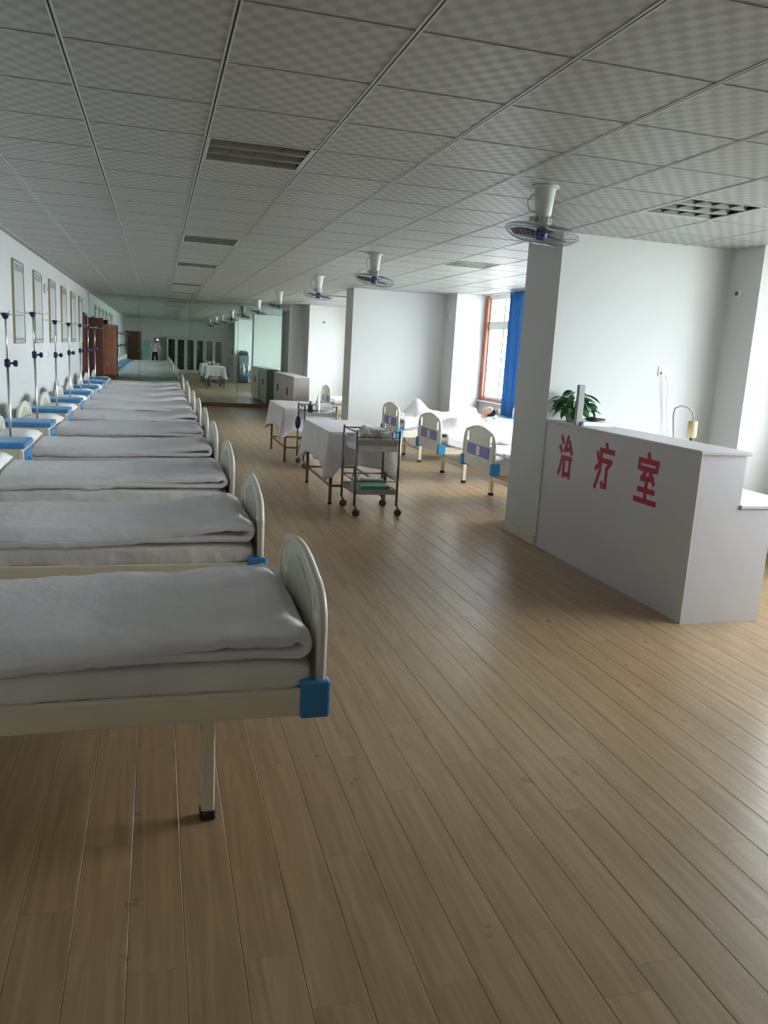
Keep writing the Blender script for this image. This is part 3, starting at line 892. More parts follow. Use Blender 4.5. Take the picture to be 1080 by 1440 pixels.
# ------------------------------------------------------------ wall boards on the left wall
def make_board():
    t = thing('notice_board', 'x', 'notice board')
    MB().box(0.001, 0.018, -0.37, 0.37, 1.50, 2.445, bev=0.004).build('backing', 'board', t)
    f = MB()
    f.box(0.001, 0.026, -0.385, -0.37, 1.485, 2.46); f.box(0.001, 0.026, 0.37, 0.385, 1.485, 2.46)
    f.box(0.001, 0.026, -0.37, 0.37, 2.445, 2.46); f.box(0.001, 0.026, -0.37, 0.37, 1.485, 1.50)
    f.build('frame', 'goldframe', t)
    MB().box(0.017, 0.020, -0.26, 0.34, 2.335, 2.42, bev=0.001).build('heading_band', 'boardhead', t)
    MB().box(0.017, 0.020, -0.34, 0.34, 1.52, 1.555, bev=0.001).build('footer_band', 'boardhead', t)
    return t
bd = make_board()
for n in range(6):
    o = bd if n == 0 else copy_tree(bd)
    o.location = (XL, 10.85 + 1.67 * n, 0)
    tag(o, ('tall framed notice board on the left wall, nearest of six' if n == 0 else 'tall framed notice board on the left wall, %s of six from the camera' % ('second', 'third', 'fourth', 'fifth', 'sixth')[n - 1]), 'notice board', 'framed notice boards on the left wall')
sp = thing('wall_speaker', 'small white wall speaker between the second and third notice boards', 'speaker', (XL, 13.30, 2.28))
MB().lathe([(0.06, 0.0), (0.07, 0.02), (0.05, 0.05)], n=16, axis='X').build('body', 'white', sp)
MB().lathe([(0.035, 0.049), (0.030, 0.056)], n=14, axis='X').build('grille', 'grey', sp)
ou = thing('wall_outlet', 'white socket plate low on the left wall behind the drip poles', 'outlet', (XL, 13.6, 1.31))
MB().box(0, 0.012, -0.045, 0.045, -0.06, 0.06, bev=0.003).build('plate', 'white', ou)
MB().box(0.011, 0.014, -0.02, 0.02, -0.03, 0.03, bev=0.001).build('socket_face', 'grey', ou)

# ================================================================= COUNTER
ct = thing('reception_counter', 'white treatment room counter with red lettering on its front', 'counter', (3.28, 4.24, 0))
CL = 2.10
MB().box(0.0, 0.02, 0.02, CL, 0.0, 1.11, bev=0.002).build('front_panel', 'counter', ct)
MB().prism([(0.0, 0.0), (0.60, 0.0), (0.60, 0.765), (0.335, 0.765), (0.335, 1.11), (0.0, 1.11)], 0.0, 0.02, 'XZ').build('end_panel', 'counter', ct)
MB().box(0.315, 0.335, 0.02, CL, 0.77, 1.11).build('inner_panel', 'counter', ct)
MB().box(-0.02, 0.36, -0.02, CL, 1.11, 1.135, bev=0.004).build('upper_top', 'counter', ct)
MB().box(0.335, 0.88, -0.015, CL, 0.765, 0.79, bev=0.004).build('desk_top', 'counter', ct)
MB().box(0.58, 0.60, 0.4, CL, 0.0, 0.765).build('desk_back', 'counter', ct)
MB().box(-0.004, 0.002, CL - 0.012, CL, 0.0, 1.11).build('edge_strip', 'edge', ct)
MB().box(-0.003, 0.003, -0.003, 0.003, 0.0, 1.11).build('edge_strip', 'edge', ct)
CH = {
 0: [[(.10, .95), (.24, .83)], [(.02, .70), (.16, .60)], [(.03, .06), (.10, .14), (.24, .46)],
     [(.60, .97), (.42, .66), (.86, .70)], [(.72, .86), (.95, .60)],
     [(.42, .46), (.42, .02)], [(.36, .46), (.94, .46)], [(.88, .46), (.88, .02)], [(.42, .07), (.88, .07)]],
 1: [[(.55, 1.0), (.62, .90)], [(.24, .86), (1.0, .86)], [(.28, .86), (.28, .42), (.06, .02)], [(.05, .78), (.16, .64)], [(.02, .44), (.24, .56)],
     [(.38, .64), (.90, .64), (.66, .46)], [(.68, .48), (.68, .08), (.50, .08), (.44, .14)]],
 2: [[(.48, 1.0), (.54, .90)], [(.08, .70), (.08, .86), (.94, .86), (.90, .70)], [(.20, .70), (.82, .70)], [(.46, .70), (.26, .50), (.76, .52)], [(.64, .62), (.82, .44)],
     [(.50, .46), (.50, .05)], [(.16, .27), (.86, .27)], [(.02, .05), (.98, .05)]]}
def glyph(n, y_left, z0, w, h, th=0.043):
    mb = MB()
    for st in CH[n]:
        for (a, b) in zip(st, st[1:]):
            p = Vector((a[0] * w, a[1] * h)); q = Vector((b[0] * w, b[1] * h))
            d = (q - p).normalized(); nn = Vector((-d.y, d.x)) * (th / 2 * (0.9 if abs(d.x) > abs(d.y) else 0.8))
            p = p - d * th * 0.35; q = q + d * th * 0.35
            quad = [p + nn, q + nn, q - nn, p - nn]
            mb.prism([(y_left - v.x, z0 + v.y) for v in quad], -0.0025 - 0.0001 * len(mb.bm.verts) * 0.01, 0.0006, 'YZ')
    return mb
for n, (yl, w) in enumerate(((6.07, 0.215), (5.475, 0.235), (4.915, 0.25))):
    o = glyph(n, yl - 4.24, 0.69, w, 0.345).build('letter', 'red', ct)
    o['label'] = 'red character ' + ('治', '疗', '室')[n]

# things on the counter -------------------------------------------
pt = thing('potted_plant', 'small leafy green plant in a pale pot on the counter', 'plant', (3.40, 6.13, 1.135))
MB().lathe([(0.045, 0.0), (0.055, 0.01), (0.066, 0.09), (0.068, 0.10), (0.058, 0.098), (0.055, 0.085)], n=20).build('pot', 'pot', pt)
MB().lathe([(0.054, 0.08), (0.05, 0.088), (0.01, 0.09)], n=16).build('soil', 'soil', pt)
rl = random.Random(11)
def leaf_mesh(l, w):
    mb = MB()
    def fn(u, v):
        wd = w * math.sin(PI * min(1, u * 0.96 + 0.04)) ** 0.75 * (1 - 0.3 * u)
        y = (v - 0.5) * 2 * wd
        return Vector((l * u, y, -0.35 * l * u * u + 0.25 * abs(y)))
    mb.grid(fn, 7, 4)
    g = bmesh.ops.extrude_face_region(mb.bm, geom=list(mb.bm.faces))
    bmesh.ops.translate(mb.bm, verts=[e for e in g['geom'] if isinstance(e, bmesh.types.BMVert)], vec=(0, 0, -0.0012))
    return mb.mesh('leaf', 'leaf')
LM = [leaf_mesh(0.10, 0.026), leaf_mesh(0.12, 0.030), leaf_mesh(0.085, 0.024)]
stems = MB()
for k in range(84):
    az = rl.random() * 2 * PI; el = rl.uniform(-0.35, 1.3)
    r = rl.uniform(0.05, 0.13)
    tip = Vector((r * math.cos(el) * math.cos(az) * 1.25, r * math.cos(el) * math.sin(az) * 1.25, 0.10 + 0.03 + r * math.sin(el) * 1.05))
    stems.tube([(tip.x * 0.15, tip.y * 0.15, 0.085), (tip.x * 0.55, tip.y * 0.55, (0.085 + tip.z) / 2 + 0.02), tuple(tip)], 0.0018, 5)
    link('leaf', LM[k % 3], pt, tip, (rl.uniform(-0.4, 0.4), rl.uniform(-0.25, 0.75) - el * 0.25, az))
stems.build('stems', 'leaf', pt)

ins = thing('desk_stand', 'white desk stand with an upright slab and flat base beside the plant', 'desk stand', (3.285, 5.83, 1.135))
MB().box(-0.028, 0.028, -0.02, 0.02, 0.0, 0.325, bev=0.006, seg=2).build('upright_slab', 'grey', ins)
MB().box(0.02, 0.30, -0.05, 0.10, 0.0, 0.034, bev=0.006).build('flat_base', 'white', ins)
pc = thing('glasses_case', 'black soft pouch lying on the flat white base', 'pouch', (3.45, 5.85, 1.169))
mb = MB()
mb.grid(lambda u, v: Vector((-0.09 + 0.18 * u, 0.045 * math.cos(2 * PI * v) * math.sin(PI * min(0.97, max(0.03, u))) ** 0.5, 0.018 + (0.018 + 0.006 * math.sin(7 * u)) * math.sin(2 * PI * v) * math.sin(PI * min(0.97, max(0.03, u))) ** 0.5)), 14, 12, closed_v=True)
mb.build('body', 'black', pc)
MB().tube([(-0.08, 0.0, 0.02), (-0.11, 0.01, 0.012), (-0.125, -0.01, 0.004)], 0.003, 6).build('strap', 'black', pc)

lp = thing('gooseneck_lamp', 'gooseneck desk lamp with an amber shade behind the counter', 'lamp', (3.75, 5.2, 0.79))
MB().lathe([(0.07, 0.0), (0.075, 0.008), (0.07, 0.02), (0.012, 0.026)], n=20).build('base', 'white', lp)
MB().tube([(0, 0, 0.02), (0, 0, 0.30), (-0.03, 0, 0.50), (-0.022, 0, 0.548), (0.03, 0, 0.57), (0.09, 0, 0.56), (0.135, 0, 0.53), (0.148, 0, 0.49), (0.150, 0, 0.455)], 0.006, 8).build('neck', 'grey', lp)
sh = MB().lathe([(0.012, 0.462), (0.034, 0.455), (0.036, 0.34), (0.030, 0.335)], (0.150, 0, 0), 18).build('shade', 'amber', lp)
MB().lathe([(0.008, 0.336), (0.010, 0.32), (0.006, 0.305)], (0.150, 0, 0), 10).build('bulb_tip', 'black', sh)
wo = thing('wall_socket', 'white wall socket with a hanging cable above the counter', 'socket', (4.37, 6.35, 1.60))
MB().box(-0.043, 0.043, -0.010, 0.0, -0.043, 0.043, bev=0.003).build('plate', 'white', wo)
MB().box(-0.02, 0.02, -0.03, -0.01, -0.03, 0.0, bev=0.003).build('plug', 'white', wo)
MB().tube([(0.01, -0.028, -0.02), (0.04, -0.05, -0.10), (0.06, -0.04, -0.26), (0.085, -0.03, -0.42), (0.10, -0.04, -0.46), (0.07, -0.05, -0.48), (0.11, -0.03, -0.52), (0.12, -0.02, -0.80)], 0.004, 6).build('cable', 'white', wo)
wb = thing('wall_camera', 'small round grey fitting high on the pier beside the counter', 'wall fitting', (XW, 6.19, 2.31))
MB().lathe([(0.032, 0.0), (0.035, -0.012), (0.024, -0.03)], n=16, axis='X').build('base', 'white', wb)
MB().lathe([(0.020, -0.03), (0.018, -0.042), (0.008, -0.046)], n=14, axis='X').build('lens', 'dgrey', wb)
wb2 = copy_tree(wb); wb2.location = (XW, 13.60, 2.31); tag(wb2, 'small round grey fitting high on the pier beyond the patient beds', 'wall fitting')
wb3 = copy_tree(wb); wb3.location = (4.04, 20.25, 2.29); wb3.rotation_euler = (0, 0, PI / 2); tag(wb3, 'small round fitting high on the white pilaster near the mirror', 'wall fitting')

# ================================================================= DRAPED TABLES
def make_table(label, loc, lx, ly, seed):
    t = thing('work_table', label + ', steel legged work table', 'table', loc, 0, 'draped work tables in the aisle')
    for a in (0.03, lx - 0.03):
        for b in (0.04, ly - 0.04):
            lg = MB().box(a - 0.015, a + 0.015, b - 0.015, b + 0.015, 0.02, 0.75).build('leg', 'darksteel', t)
            MB().box(a - 0.018, a + 0.018, b - 0.018, b + 0.018, 0.0, 0.025, bev=0.003).build('foot', 'rubber', lg)
    for a in (0.03, lx - 0.03):
        MB().box(a - 0.010, a + 0.010, 0.055, ly - 0.055, 0.19, 0.215).build('stretcher', 'darksteel', t)
    for b in (0.04, ly - 0.04):
        MB().box(0.045, lx - 0.045, b - 0.010, b + 0.010, 0.19, 0.215).build('stretcher', 'darksteel', t)
    MB().box(0, lx, 0, ly, 0.75, 0.772, bev=0.004).build('table_top', 'counter', t)
    return t
def make_cloth(label, loc, lx, ly, seed, hang):
    rnd = random.Random(seed)
    H = hang
    # walk round the rim; skirt flares at the corners
    per = []
    e = 0.006
    n = 26
    for (x0, y0, x1, y1) in ((-e, -e, lx + e, -e), (lx + e, -e, lx + e, ly + e), (lx + e, ly + e, -e, ly + e), (-e, ly + e, -e, -e)):
        for k in range(n):
            f = k / n
            per.append((x0 + (x1 - x0) * f, y0 + (y1 - y0) * f, f))
    mb = MB(); rows = 12
    N = len(per)
    def fn(u, v):
        i = int(round(v * N)) % N
        x, y, f = per[i]
        side = i // n
        nxv = ((0, -1), (1, 0), (0, 1), (-1, 0))[side]
        corner = max(0.0, 1 - min(f, 1 - f) * 4.2)
        drop = (H + 0.13 * corner ** 2 + 0.015 * math.sin(i * 0.35 + seed)) * u
        fold = (0.004 + 0.030 * u * u) * (0.45 + 0.55 * math.sin(i * (0.62 + 0.07 * side) + seed)) + 0.055 * u * corner
        cx = -nxv[1] * 0; 
        ox, oy = nxv[0] * fold, nxv[1] * fold
        if f == 0:
            pv = ((0, -1), (1, 0), (0, 1), (-1, 0))[(side - 1) % 4]
            ox += pv[0] * fold; oy += pv[1] * fold
        return Vector((x + ox, y + oy, 0.779 - drop))
    V = mb.grid(fn, rows, N, closed_v=True)
    mb.bm.faces.new(V[0])
    o = mb.build('tablecloth', 'cloth', None, loc)
    s = o.modifiers.new('thickness', 'SOLIDIFY'); s.thickness = 0.003; s.offset = 1
    tag(o, label, 'tablecloth', 'tablecloths in the aisle')
    return o
make_table('nearer draped table in the aisle', (1.75, 8.20, 0), 0.66, 1.46, 1)
make_cloth('pale white cloth draped over the nearer aisle table', (1.75, 8.20, 0), 0.66, 1.46, 1, 0.36)
make_table('farther draped table in the aisle', (1.75, 11.42, 0), 0.66, 1.50, 4)
make_cloth('pale white cloth draped over the farther aisle table', (1.75, 11.42, 0), 0.66, 1.50, 4, 0.33)

# ================================================================= STEEL TROLLEYS
def make_trolley(label, loc, rz):
    t = thing('steel_trolley', label, 'trolley', loc, rz, 'steel instrument trolleys')
    hx, hy = 0.22, 0.26
    for a in (-hx, hx):
        for b in (-hy, hy):
            MB().tube([(a, b, 0.115), (a, b, 0.87)], 0.0125, 10).build('post', 'darksteel', t)
            c = MB()
            c.tube([(a, b, 0.115), (a, b, 0.135)], 0.016, 10); 
            c.tube([(a, b, 0.12), (a + 0.012, b, 0.10), (a + 0.020, b, 0.075)], 0.010, 8)
            co = c.build('castor_fork', 'darksteel', t)
            MB().lathe([(0.012, -0.014), (0.036, -0.012), (0.040, -0.005), (0.040, 0.005), (0.036, 0.012), (0.012, 0.014)], (a + 0.020, b, 0.040), 18, 'Y').build('castor_wheel', 'castor', co)
    for z in (0.745, 0.245):
        sh = MB().box(-hx, hx, -hy, hy, z, z + 0.006).build('shelf', 'steel', t)
        lip = MB()
        lip.box(-hx, hx, -hy - 0.004, -hy + 0.004, z - 0.02, z + 0.03); lip.box(-hx, hx, hy - 0.004, hy + 0.004, z - 0.02, z + 0.03)
        lip.box(-hx - 0.004, -hx + 0.004, -hy, hy, z - 0.02, z + 0.03); lip.box(hx - 0.004, hx + 0.004, -hy, hy, z - 0.02, z + 0.03)
        lip.build('shelf_lip', 'steel', sh)
    for z in (0.845, 0.36):
        for (p, q) in (((-hx, -hy), (hx, -hy)), ((-hx, hy), (hx, hy)), ((-hx, -hy), (-hx, hy)), ((hx, -hy), (hx, hy))):
            if z > 0.5 and p[1] == -hy and q[1] == -hy: zz = 0.80
            else: zz = z
            MB().tube([(p[0], p[1], zz), (q[0], q[1], zz)], 0.0075, 8).build('guard_rail', 'darksteel', t)
    dr = MB().box(-hx + 0.012, hx - 0.012, -hy + 0.01, hy - 0.05, 0.655, 0.722, bev=0.004).build('drawer', 'white', t)
    MB().tube([(-0.04, -hy + 0.012, 0.69), (-0.04, -hy - 0.010, 0.69), (0.04, -hy - 0.010, 0.69), (0.04, -hy + 0.012, 0.69)], 0.004, 6).build('drawer_handle', 'steel', dr)
    return t
T1 = (2.105, 7.86); T2 = (2.15, 11.02)
make_trolley('steel instrument trolley on castors in front of the nearer draped table', (T1[0], T1[1], 0), 0.03)
make_trolley('steel instrument trolley beside the farther draped table', (T2[0], T2[1], 0), 0.0)
def at(T, dx, dy, z): return (T[0] + dx, T[1] + dy, z)
Z1 = 0.7515; Z2 = 0.2515
def packet(T, dx, dy, z, w, d, h, label, m='paper', name='supply_packet', rz=0.0, flap=True):
    t = thing(name, label, 'packet', at(T, dx, dy, z), rz)
    MB().box(-w / 2, w / 2, -d / 2, d / 2, 0, h, bev=0.006, seg=2).build('wrap', m, t)
    if flap: MB().box(-w / 2 + 0.01, w / 2 - 0.01, -d * 0.1, d * 0.1, h - 0.001, h + 0.004, bev=0.0015).build('seal_strip', 'white', t)
    return t
pk = thing('gauze_bundle', 'peaked cloth bundle on the left of the nearer trolley top', 'bundle', at(T1, -0.085, -0.02, Z1))
mb = MB()
mb.grid(lambda u, v: Vector(((0.10 * (1 - u) ** 0.8) * math.copysign(abs(math.cos(2 * PI * v)) ** 0.6, math.cos(2 * PI * v)), (0.12 * (1 - u) ** 0.8) * math.copysign(abs(math.sin(2 * PI * v)) ** 0.6, math.sin(2 * PI * v)), 0.15 * u ** 0.75 + 0.004 * math.sin(9 * v * 2 * PI) * (1 - u))), 8, 24, closed_v=True)
mb.build('wrap', 'paper', pk)
MB().tube([(-0.05, -0.11, 0.05), (0.0, -0.115, 0.065), (0.05, -0.11, 0.05)], 0.006, 6).build('tie', 'grey', pk)
packet(T1, 0.065, 0.03, Z1, 0.15, 0.24, 0.11, 'flat printed packet in the middle of the nearer trolley top')
packet(T1, 0.11, -0.12, Z1, 0.10, 0.12, 0.085, 'small printed packet at the front of the nearer trolley top', rz=0.2)
def bottle(T, dx, dy, z, r, h, body, capm, label, cat='bottle'):
    t = thing('bottle', label, cat, at(T, dx, dy, z))
    MB().lathe([(r * 0.9, 0), (r, 0.006), (r, h * 0.62), (r * 0.75, h * 0.74), (r * 0.38, h * 0.80), (r * 0.36, h * 0.88)], n=18).build('body', body, t)
    MB().lathe([(r * 0.42, h * 0.86), (r * 0.42, h * 0.97), (r * 0.2, h)], n=14).build('cap', capm, t)
    return t
bottle(T1, 0.175, 0.06, Z1, 0.024, 0.13, 'greenplastic', 'blue', 'green bottle with blue cap at the right of the nearer trolley top')
bottle(T1, 0.18, -0.13, Z1, 0.024, 0.11, 'blue', 'white', 'small blue bottle at the front right corner of the nearer trolley')
bottle(T1, 0.18, 0.16, Z1, 0.022, 0.15, 'white', 'white', 'white bottle at the back right of the nearer trolley top')
packet(T1, 0.02, -0.12, Z2, 0.30, 0.16, 0.05, 'flat green tray on the lower shelf of the nearer trolley', 'greenplastic', 'instrument_tray', flap=False)
packet(T1, 0.05, 0.10, Z2, 0.22, 0.14, 0.085, 'pale box on the lower shelf of the nearer trolley', 'paper', 'glove_box')
for n, dx in enumerate((-0.15, -0.09)):
    bottle(T1, dx, 0.10, Z2, 0.024, 0.12, 'white', 'blue', ('leftmost' if n == 0 else 'inner') + ' white bottle on the lower shelf of the nearer trolley')
bottle(T2, -0.02, -0.12, Z1, 0.032, 0.25, 'white', 'white', 'tall white squeeze bottle on the farther trolley')
bottle(T2, -0.10, 0.0, Z1, 0.035, 0.16, 'dgrey', 'black', 'dark grey bottle on the farther trolley')
packet(T2, 0.10, 0.03, Z1, 0.18, 0.26, 0.13, 'large pale packet on the farther trolley top')
packet(T2, 0.0, 0.0, Z2, 0.28, 0.30, 0.07, 'pale tray on the lower shelf of the farther trolley', 'white', 'instrument_tray', flap=False)
bg_ = thing('waste_pouch', 'navy pouch hanging from the left side of the farther trolley', 'pouch', (T2[0] - 0.275, T2[1] - 0.05, 0.50))
mb = MB(); mb.grid(lambda u, v: Vector((0.04 * math.cos(2 * PI * v) * math.sin(PI * (0.06 + 0.86 * u)) ** 0.5, 0.06 * math.sin(2 * PI * v) * math.sin(PI * (0.06 + 0.86 * u)) ** 0.5, 0.17 * u + 0.03)), 10, 16, closed_v=True); mb.build('bag', 'navy', bg_)
MB().tube([(0.0, -0.04, 0.20), (0.02, -0.04, 0.30), (0.055, -0.03, 0.352)], 0.004, 6).build('strap', 'navy', bg_)

# ================================================================= RIGHT-HAND BEDS
RB = [(4.50, 8.42), (4.50, 10.17), (4.50, 12.06), (4.50, 17.15)]
rl_ = ['patient bed nearest the counter partition, half hidden behind it', 'patient bed in the middle of the window bay', 'patient bed at the back of the window bay holding the sleeper', 'hospital bed in the far window bay behind the trolleys']
for (x, y), l in zip(RB, rl_):
    make_bed('cream and blue ' + l, 'beds with feet towards the aisle', (x, y, 0), PI, 1, ME_BRKT2)
def cover(name, label, cat, c, x0, x1, hw, drop, hfun, m='quilt', seed=0, nx_=46, ny_=40):
    """cloth lying over a bed: a height field with skirts hanging at both sides"""
    mb = MB()
    def fn(u, v):
        x = x0 + (x1 - x0) * u
        s = (v - 0.5) * 2 * (hw + drop)
        if abs(s) <= hw:
            y = s; z = hfun(x, y)
        else:
            ex = abs(s) - hw
            y = math.copysign(hw + 0.012 + 0.010 * math.sin(x * 14 + seed) * ex / max(drop, .01), s); z = hfun(x, math.copysign(hw, s)) - ex
        z += 0.008 * fbm(x * 4 + seed, y * 4, 2.0)
        return Vector((x, y, z))
    mb.grid(fn, nx_, ny_)
    o = mb.build(name, m, None, (c[0], c[1], 0))
    so = o.modifiers.new('thickness', 'SOLIDIFY'); so.thickness = 0.02; so.offset = 1
    tag(o, label, cat, 'covers on the window-bay beds')
    return o
def bump(x, y, cx, cy, rx, ry, h):
    d = ((x - cx) / rx) ** 2 + ((y - cy) / ry) ** 2
    return h * math.exp(-d)
# local x runs from foot (-) to head (+) here
cover('quilt', 'plain white quilt on the patient bed nearest the counter partition', 'quilt', RB[0], -0.88, 0.55, 0.44, 0.05, lambda x, y: 0.60 + 0.01 * math.sin(3 * x), seed=1)
def hB(x, y):
    f = min(1, (0.98 + x) / 0.1)
    return 0.60 + f * (bump(x, y, -0.62, 0.05, 0.22, 0.30, 0.14) + bump(x, y, -0.10, 0.0, 0.40, 0.38, 0.10) + bump(x, y, 0.35, 0.05, 0.40, 0.40, 0.10) + 0.02 * math.sin(x * 9 + y * 5) + 0.045 * max(0.0, 1 - 3.0 * abs(fbm(x * 2.2 + 3, y * 2.4, 0.7, 3))))
cover('quilt', 'rumpled white quilt heaped on the middle patient bed', 'quilt', RB[1], -0.90, 0.80, 0.455, 0.14, hB, seed=2)
def hC(x, y):
    return 0.635 + bump(x, y, -0.55, 0.0, 0.17, 0.33, 0.24) + bump(x, y, -0.05, 0.0, 0.45, 0.22, 0.10) + bump(x, y, 0.35, 0.0, 0.24, 0.26, 0.14) + 0.025 * max(0.0, 1 - 3.0 * abs(fbm(x * 2.6 + 8, y * 2.8, 0.2, 3)))
cover('quilt', 'white quilt tented over the feet of the sleeping patient', 'quilt', RB[2], -0.90, 0.42, 0.455, 0.14, hC, seed=3)
cover('quilt', 'white quilt on the bed of the far window bay', 'quilt', RB[3], -0.90, 0.55, 0.45, 0.10, lambda x, y: 0.60 + bump(x, y, 0, 0, .5, .4, .05), seed=4)
for n, ((x, y), l) in enumerate(zip(RB, ('nearest the counter partition', 'in the middle of the window bay', 'under the head of the sleeping patient', 'in the far window bay'))):
    tag(link('pillow', ME_PILLOW[n % 3], None, (x + 0.72, y, 0.648), (0, math.radians(-5), 0.05 * n)), 'white pillow on the patient bed ' + l if n != 2 else 'white pillow ' + l, 'pillow', 'pillows on the window-bay beds')

# ================================================================= PEOPLE
def skin_body(name, verts, edges, radii, root, classify, mats, parent=None, loc=(0, 0, 0), sub=2):
    me = bpy.data.meshes.new(name)
    me.from_pydata(verts, edges, [])
    o = bpy.data.objects.new('t_body', me); COL.objects.link(o)
    md = o.modifiers.new('skin', 'SKIN'); md.use_smooth_shade = True; md.branch_smoothing = 0.6
    if not me.skin_vertices: pass
    for k, r in enumerate(radii):
        sv = me.skin_vertices[0].data[k]
        sv.radius = r if isinstance(r, tuple) else (r, r)
        sv.use_root = (k == root)
    sb = o.modifiers.new('sub', 'SUBSURF'); sb.levels = sub; sb.render_levels = sub
    dg = bpy.context.evaluated_depsgraph_get()
    out = bpy.data.meshes.new_from_object(o.evaluated_get(dg))
    bpy.data.objects.remove(o); bpy.data.meshes.remove(me)
    out.name = name; out.materials.clear()
    for m in mats: out.materials.append(M[m])
    for p in out.polygons:
        p.material_index = classify(p.center); p.use_smooth = True
    b = bpy.data.objects.new(name, out); COL.objects.link(b); b.location = loc
    if parent is not None: b.parent = parent
    return b
def head_mesh(name, r=(0.075, 0.092, 0.115)):
    """face looks towards -y, up is +z; origin at the centre of the head"""
    mb = MB()
    def fn(u, v):
        th = PI * u; ph = 2 * PI * v
        x = math.sin(th) * math.cos(ph); y = math.sin(th) * math.sin(ph); z = math.cos(th)
        X, Y, Z = x * r[0], y * r[1], z * r[2]
        if z < 0: X *= 1 - 0.28 * z * z; Y = Y * (1 - 0.10 * z * z) - 0.012 * z * z
        if y < 0:
            nose = math.exp(-((X / 0.012) ** 2 + ((Z + 0.018) / 0.022) ** 2)); Y -= 0.022 * nose
            for sx in (-1, 1):
                Y += 0.010 * math.exp(-(((X - sx * 0.030) / 0.014) ** 2 + ((Z - 0.006) / 0.010) ** 2))
            Y -= 0.006 * math.exp(-((X / 0.022) ** 2 + ((Z + 0.055) / 0.008) ** 2))
            Y -= 0.006 * math.exp(-((X / 0.03) ** 2 + ((Z + 0.092) / 0.016) ** 2))
        return Vector((X, Y, Z))
    mb.grid(fn, 30, 36, closed_v=True)
    bmesh.ops.remove_doubles(mb.bm, verts=list(mb.bm.verts), dist=0.0005)
    return mb.mesh(name, 'skin')
def add_head_parts(h, r=(0.075, 0.092, 0.115), hair_len=0.0):
    for sx in (-1, 1):
        e = MB(); e.lathe([(0.002, -0.012), (0.011, -0.006), (0.012, 0.0), (0.011, 0.006), (0.002, 0.012)], (sx * 0.030, -0.076, 0.006), 10, 'Y'); e.build('eye', 'black', h)
        e = MB(); e.grid(lambda u, v: Vector((sx * (r[0] - 0.004 + 0.014 * math.sin(PI * u)), 0.012 + 0.020 * math.cos(2 * PI * v) * math.sin(PI * u) ** 0.5, -0.01 + 0.032 * math.sin(2 * PI * v) * math.sin(PI * u) ** 0.5)), 6, 12, closed_v=True); e.build('ear', 'skin', h)
    m = MB(); m.grid(lambda u, v: Vector((0.024 * (2 * u - 1), -0.089 - 0.004 * math.sin(PI * u) + 0.0, -0.058 + 0.006 * (2 * v - 1) * math.sin(PI * u))), 8, 4); m.build('mouth', 'red', h)
    hr = MB()
    def hf(u, v):
        th = PI * 0.60 * u; ph = 2 * PI * v
        s_ = math.sin(ph)
        lim = 1.0
        if s_ < 0: lim = 1 - 0.52 * (-s_) ** 0.6
        th *= lim
        x = math.sin(th) * math.cos(ph) * (r[0] + 0.013); y = math.sin(th) * s_ * (r[1] + 0.013) + 0.006; z = math.cos(th) * (r[2] + 0.014)
        if s_ > -0.2: z -= hair_len * u * u
        return Vector((x, y, z))
    hr.grid(hf, 16, 32, closed_v=True)
    bmesh.ops.remove_doubles(hr.bm, verts=list(hr.bm.verts), dist=0.0005)
    ho = hr.build('hair', 'hair', h)
    so = ho.modifiers.new('t', 'SOLIDIFY'); so.thickness = 0.012; so.offset = -1

# sleeping patient ------------------------------------------------
pz = 0.66
pb = (RB[2][0], RB[2][1], 0)
pat = thing('person', 'sleeping patient with black hair lying under a white quilt on the back bed', 'person', pb)
vs = [(0.0, 0, pz), (0.22, 0, pz + 0.02), (0.40, 0, pz + 0.03), (0.52, 0, pz + 0.04), (0.60, 0, pz + 0.07),
      (0.42, 0.17, pz), (0.15, 0.22, pz - 0.01), (-0.10, 0.20, pz), (-0.19, 0.19, pz),
      (0.42, -0.17, pz), (0.15, -0.22, pz - 0.01), (-0.10, -0.20, pz), (-0.19, -0.19, pz),
      (-0.06, 0.09, pz), (-0.45, 0.10, pz + 0.06), (-0.80, 0.10, pz - 0.01), (-0.83, 0.10, pz + 0.07),
      (-0.06, -0.09, pz), (-0.45, -0.10, pz + 0.06), (-0.80, -0.10, pz - 0.01), (-0.83, -0.10, pz + 0.07)]
ed = [(0, 1), (1, 2), (2, 3), (3, 4), (2, 5), (5, 6), (6, 7), (7, 8), (2, 9), (9, 10), (10, 11), (11, 12), (0, 13), (13, 14), (14, 15), (15, 16), (0, 17), (17, 18), (18, 19), (19, 20)]
ra = [0.09, 0.085, 0.09, 0.05, 0.045, 0.045, 0.036, 0.026, 0.024, 0.045, 0.036, 0.026, 0.024, 0.07, 0.05, 0.035, 0.03, 0.07, 0.05, 0.035, 0.03]
skin_body('body', vs, ed, ra, 0, lambda c: 1 if c.x > 0.52 else 0, ['shirt', 'skin'], pat)
hd = link('head', head_mesh('head'), pat, (0.66, 0.0, pz + 0.115), (0, 0, 0))
# lying on the back: crown towards +x, face up and a little to the aisle side
hd.rotation_euler = Matrix(((0, 0, 1), (-1, 0, 0), (0, -1, 0))).to_euler()
hd.rotation_euler.rotate_axis('Z', 0.35)
add_head_parts(hd)

